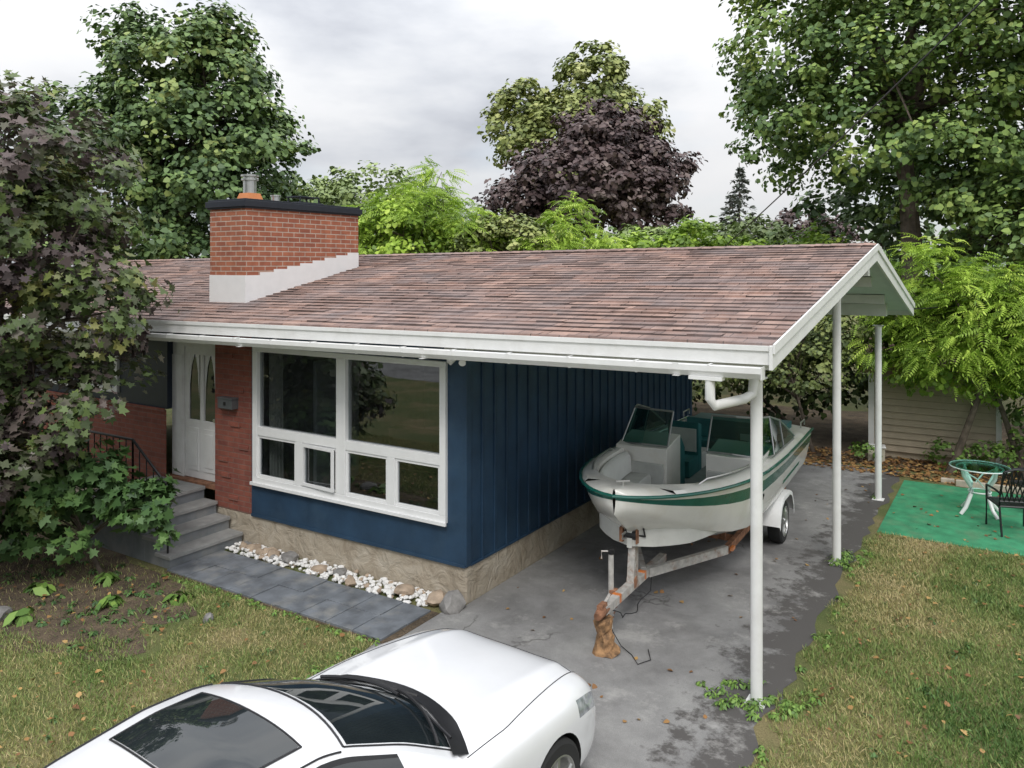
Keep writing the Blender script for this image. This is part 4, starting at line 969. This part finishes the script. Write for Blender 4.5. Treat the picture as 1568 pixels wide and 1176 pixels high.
def dryf(x,y): return .5+.28*np.sin(x*1.3+y*.7+1)*np.sin(y*1.1-x*.4)+.2*np.sin(x*3.1+2*np.sin(y*1.7))*np.sin(y*2.7+1.2)+.12*np.sin(x*7+y*5+2*np.sin(x*2.3))*np.sin(y*6.1-x*3)
rng=np.random.default_rng(5)
def grass(name,x0,x1,y0,y1,n,test,dry0,hh):
    x=rng.uniform(x0,x1,n); y=rng.uniform(y0,y1,n); k=test(x,y); x=x[k];y=y[k]; n=len(x)
    d=dryf(x,y)
    V=dry0(x,y)+.75*(d-.5)+.17*rng.normal(size=n)
    P=np.stack([x,y,np.zeros(n)],1); N=rng.normal(size=(n,3))*.42+np.array([0,0,1])
    leaves(name,P,N,hh*rng.uniform(.5,1.3,n)*(1.25-.6*np.clip(d,0,1)),V,T_BLADE,L_GRASS,rng=rng)
bedx=lambda x,y:((x+5.1)/3.0)**2+((y+2.35)/1.1)**2
grass('grass',-9.5,-.22,-6.5,-1.31,140000,lambda x,y:(bedx(x,y)>1+.25*np.sin(x*4)*np.sin(y*5))|(rng.random(len(x))<.12),lambda x,y:.5+0*x,.055)
grass('grass',3.62,9.2,-4.2,5.3,160000,lambda x,y:(x>3.7+.09*np.sin(y*5)+.05*np.sin(y*13)),lambda x,y:.30+.28*np.exp(-((x-4.3)/.5)**2)+.12*(y>2),.06)
def weeds(name,centers,mat,size,T=T_OVAL,nl=30,r=.1,up=.6,seed=1):
    rng=np.random.default_rng(seed); Ps=[];Ns=[];Vs=[];Ts=[]
    for (x,y,k) in centers:
        n=int(nl*k); q=unit(rng,n); q[:,2]=np.abs(q[:,2])*.8
        Ps.append(np.array([x,y,.01])+q*r*k*rng.random((n,1))**.5); Ns.append(q+np.array([0,0,up])+rng.normal(size=(n,3))*.2); Vs.append(rng.random(n)); Ts.append(q)
    P=np.concatenate(Ps); return leaves(name,P,np.concatenate(Ns),size*rng.uniform(.6,1.3,len(P)),np.concatenate(Vs),T,mat,rng=rng,tang=np.concatenate(Ts))
random.seed(12)
cs=[(3.45+random.gauss(0,.2),-.4+random.gauss(0,.22),random.uniform(.4,1.2)) for _ in range(24)]+[(3.5+random.uniform(-.05,.25),3.68+random.uniform(-.2,.4),random.uniform(.8,1.6)) for _ in range(9)]+[(3.68+random.uniform(-.04,.15),random.uniform(-3,5),random.uniform(.3,.6)) for _ in range(34)]+[(3.45,7.2,1.0),(2.95,-.3,.5)]
weeds('weed_plant',cs,L_WEED,.045,nl=44)
cs=[(random.uniform(-3.8,-.3),-1.33+random.uniform(-.08,.03),random.uniform(.25,.6)) for _ in range(40)]+[(-.27+random.uniform(-.1,.05),random.uniform(-3,-1.3),random.uniform(.3,.8)) for _ in range(20)]
weeds('weed_plant',cs,L_WEED,.04,seed=2)
cs=[(random.uniform(3.9,8),random.uniform(-2.3,5),random.uniform(.3,.8)) for _ in range(70)]+[(random.uniform(-7,-.5),random.uniform(-5,-1.5),random.uniform(.3,.7)) for _ in range(50)]
weeds('lawn_weeds',cs,L_SHRUB,.04,seed=8,r=.13)
for (x,y,k) in ((-3.48,-2.3,1.2),(-2.93,-1.75,1.1),(-3.99,-3.03,1.3),(-4.6,-2.5,1.4),(-4.2,-1.9,1.2)):
    weeds('hosta_plant',[(x,y,k)],L_WEED,.17,T=T_OVAL,nl=20,r=.13,up=.4,seed=int(abs(x*100)))
cs=[(random.uniform(-7.5,-2.4),random.uniform(-3.3,-1.4),random.uniform(.3,.9)) for _ in range(90)]
weeds('groundcover_plant',cs,L_SHRUB,.055,seed=5)

# ------------------------------------------------------------------ world, sun, camera
w=bpy.data.worlds.new('World'); scene.world=w; w.use_nodes=True; nt=w.node_tree
bg=nt.nodes['Background']; out=nt.nodes['World Output']
sky=nt.nodes.new('ShaderNodeTexSky'); sky.sky_type='NISHITA'; sky.sun_disc=False; sky.sun_elevation=R(48)
SUN_AZ=R(150)
sky.sun_rotation=SUN_AZ
nt.links.new(sky.outputs[0],bg.inputs[0]); bg.inputs[1].default_value=.14
tc=nt.nodes.new('ShaderNodeTexCoord'); mp=mapping(nt,tc.outputs['Generated'],scale=(1,1,2.4),loc=(.9,.5,.1))
n1=noise(nt,mp,2.4,6,.52,.15)
cc=ramp(nt,n1,[(.32,(.40,.42,.47)),(.44,(.56,.58,.62)),(.54,(.70,.71,.73)),(.68,(.78,.78,.79))])
bg2=nt.nodes.new('ShaderNodeBackground'); nt.links.new(cc,bg2.inputs[0])
sep=nt.nodes.new('ShaderNodeSeparateXYZ'); nt.links.new(tc.outputs['Generated'],sep.inputs[0])
# overcast sky: the zenith is brighter than the horizon
zz_=math_(nt,'MAXIMUM',sep.outputs[2],0.0)
stg=math_(nt,'MULTIPLY_ADD',zz_,1.9,.95); nt.links.new(stg,bg2.inputs[1])
n2=noise(nt,mapping(nt,tc.outputs['Generated'],scale=(1,1,2.6),loc=(3.1,1.7,0)),1.7,4,.5,.2)
mk=ramp(nt,n2,[(.28,(.45,.45,.45)),(.42,(1,1,1))])
mx=nt.nodes.new('ShaderNodeMixShader'); nt.links.new(mk,mx.inputs[0]); nt.links.new(bg.outputs[0],mx.inputs[1]); nt.links.new(bg2.outputs[0],mx.inputs[2])
nt.links.new(mx.outputs[0],out.inputs[0])
sd=bpy.data.lights.new('sun','SUN'); sd.energy=1.5; sd.angle=R(16); sd.color=(1,.97,.92)
so=bpy.data.objects.new('sun',sd); scene.collection.objects.link(so)
el=R(48); dirv=Vector((math.sin(SUN_AZ)*math.cos(el),math.cos(SUN_AZ)*math.cos(el),math.sin(el)))
so.rotation_euler=dirv.to_track_quat('Z','Y').to_euler(); so.location=(0,-10,20)

cam=bpy.data.cameras.new('camera'); co=bpy.data.objects.new('camera',cam); scene.collection.objects.link(co)
co.location=(5.498,-7.717,4.0); co.rotation_euler=(R(90),0,R(32.2))
cam.sensor_width=36; cam.lens=36*1230/1568; cam.shift_y=-183/1568; cam.clip_end=1000
scene.camera=co
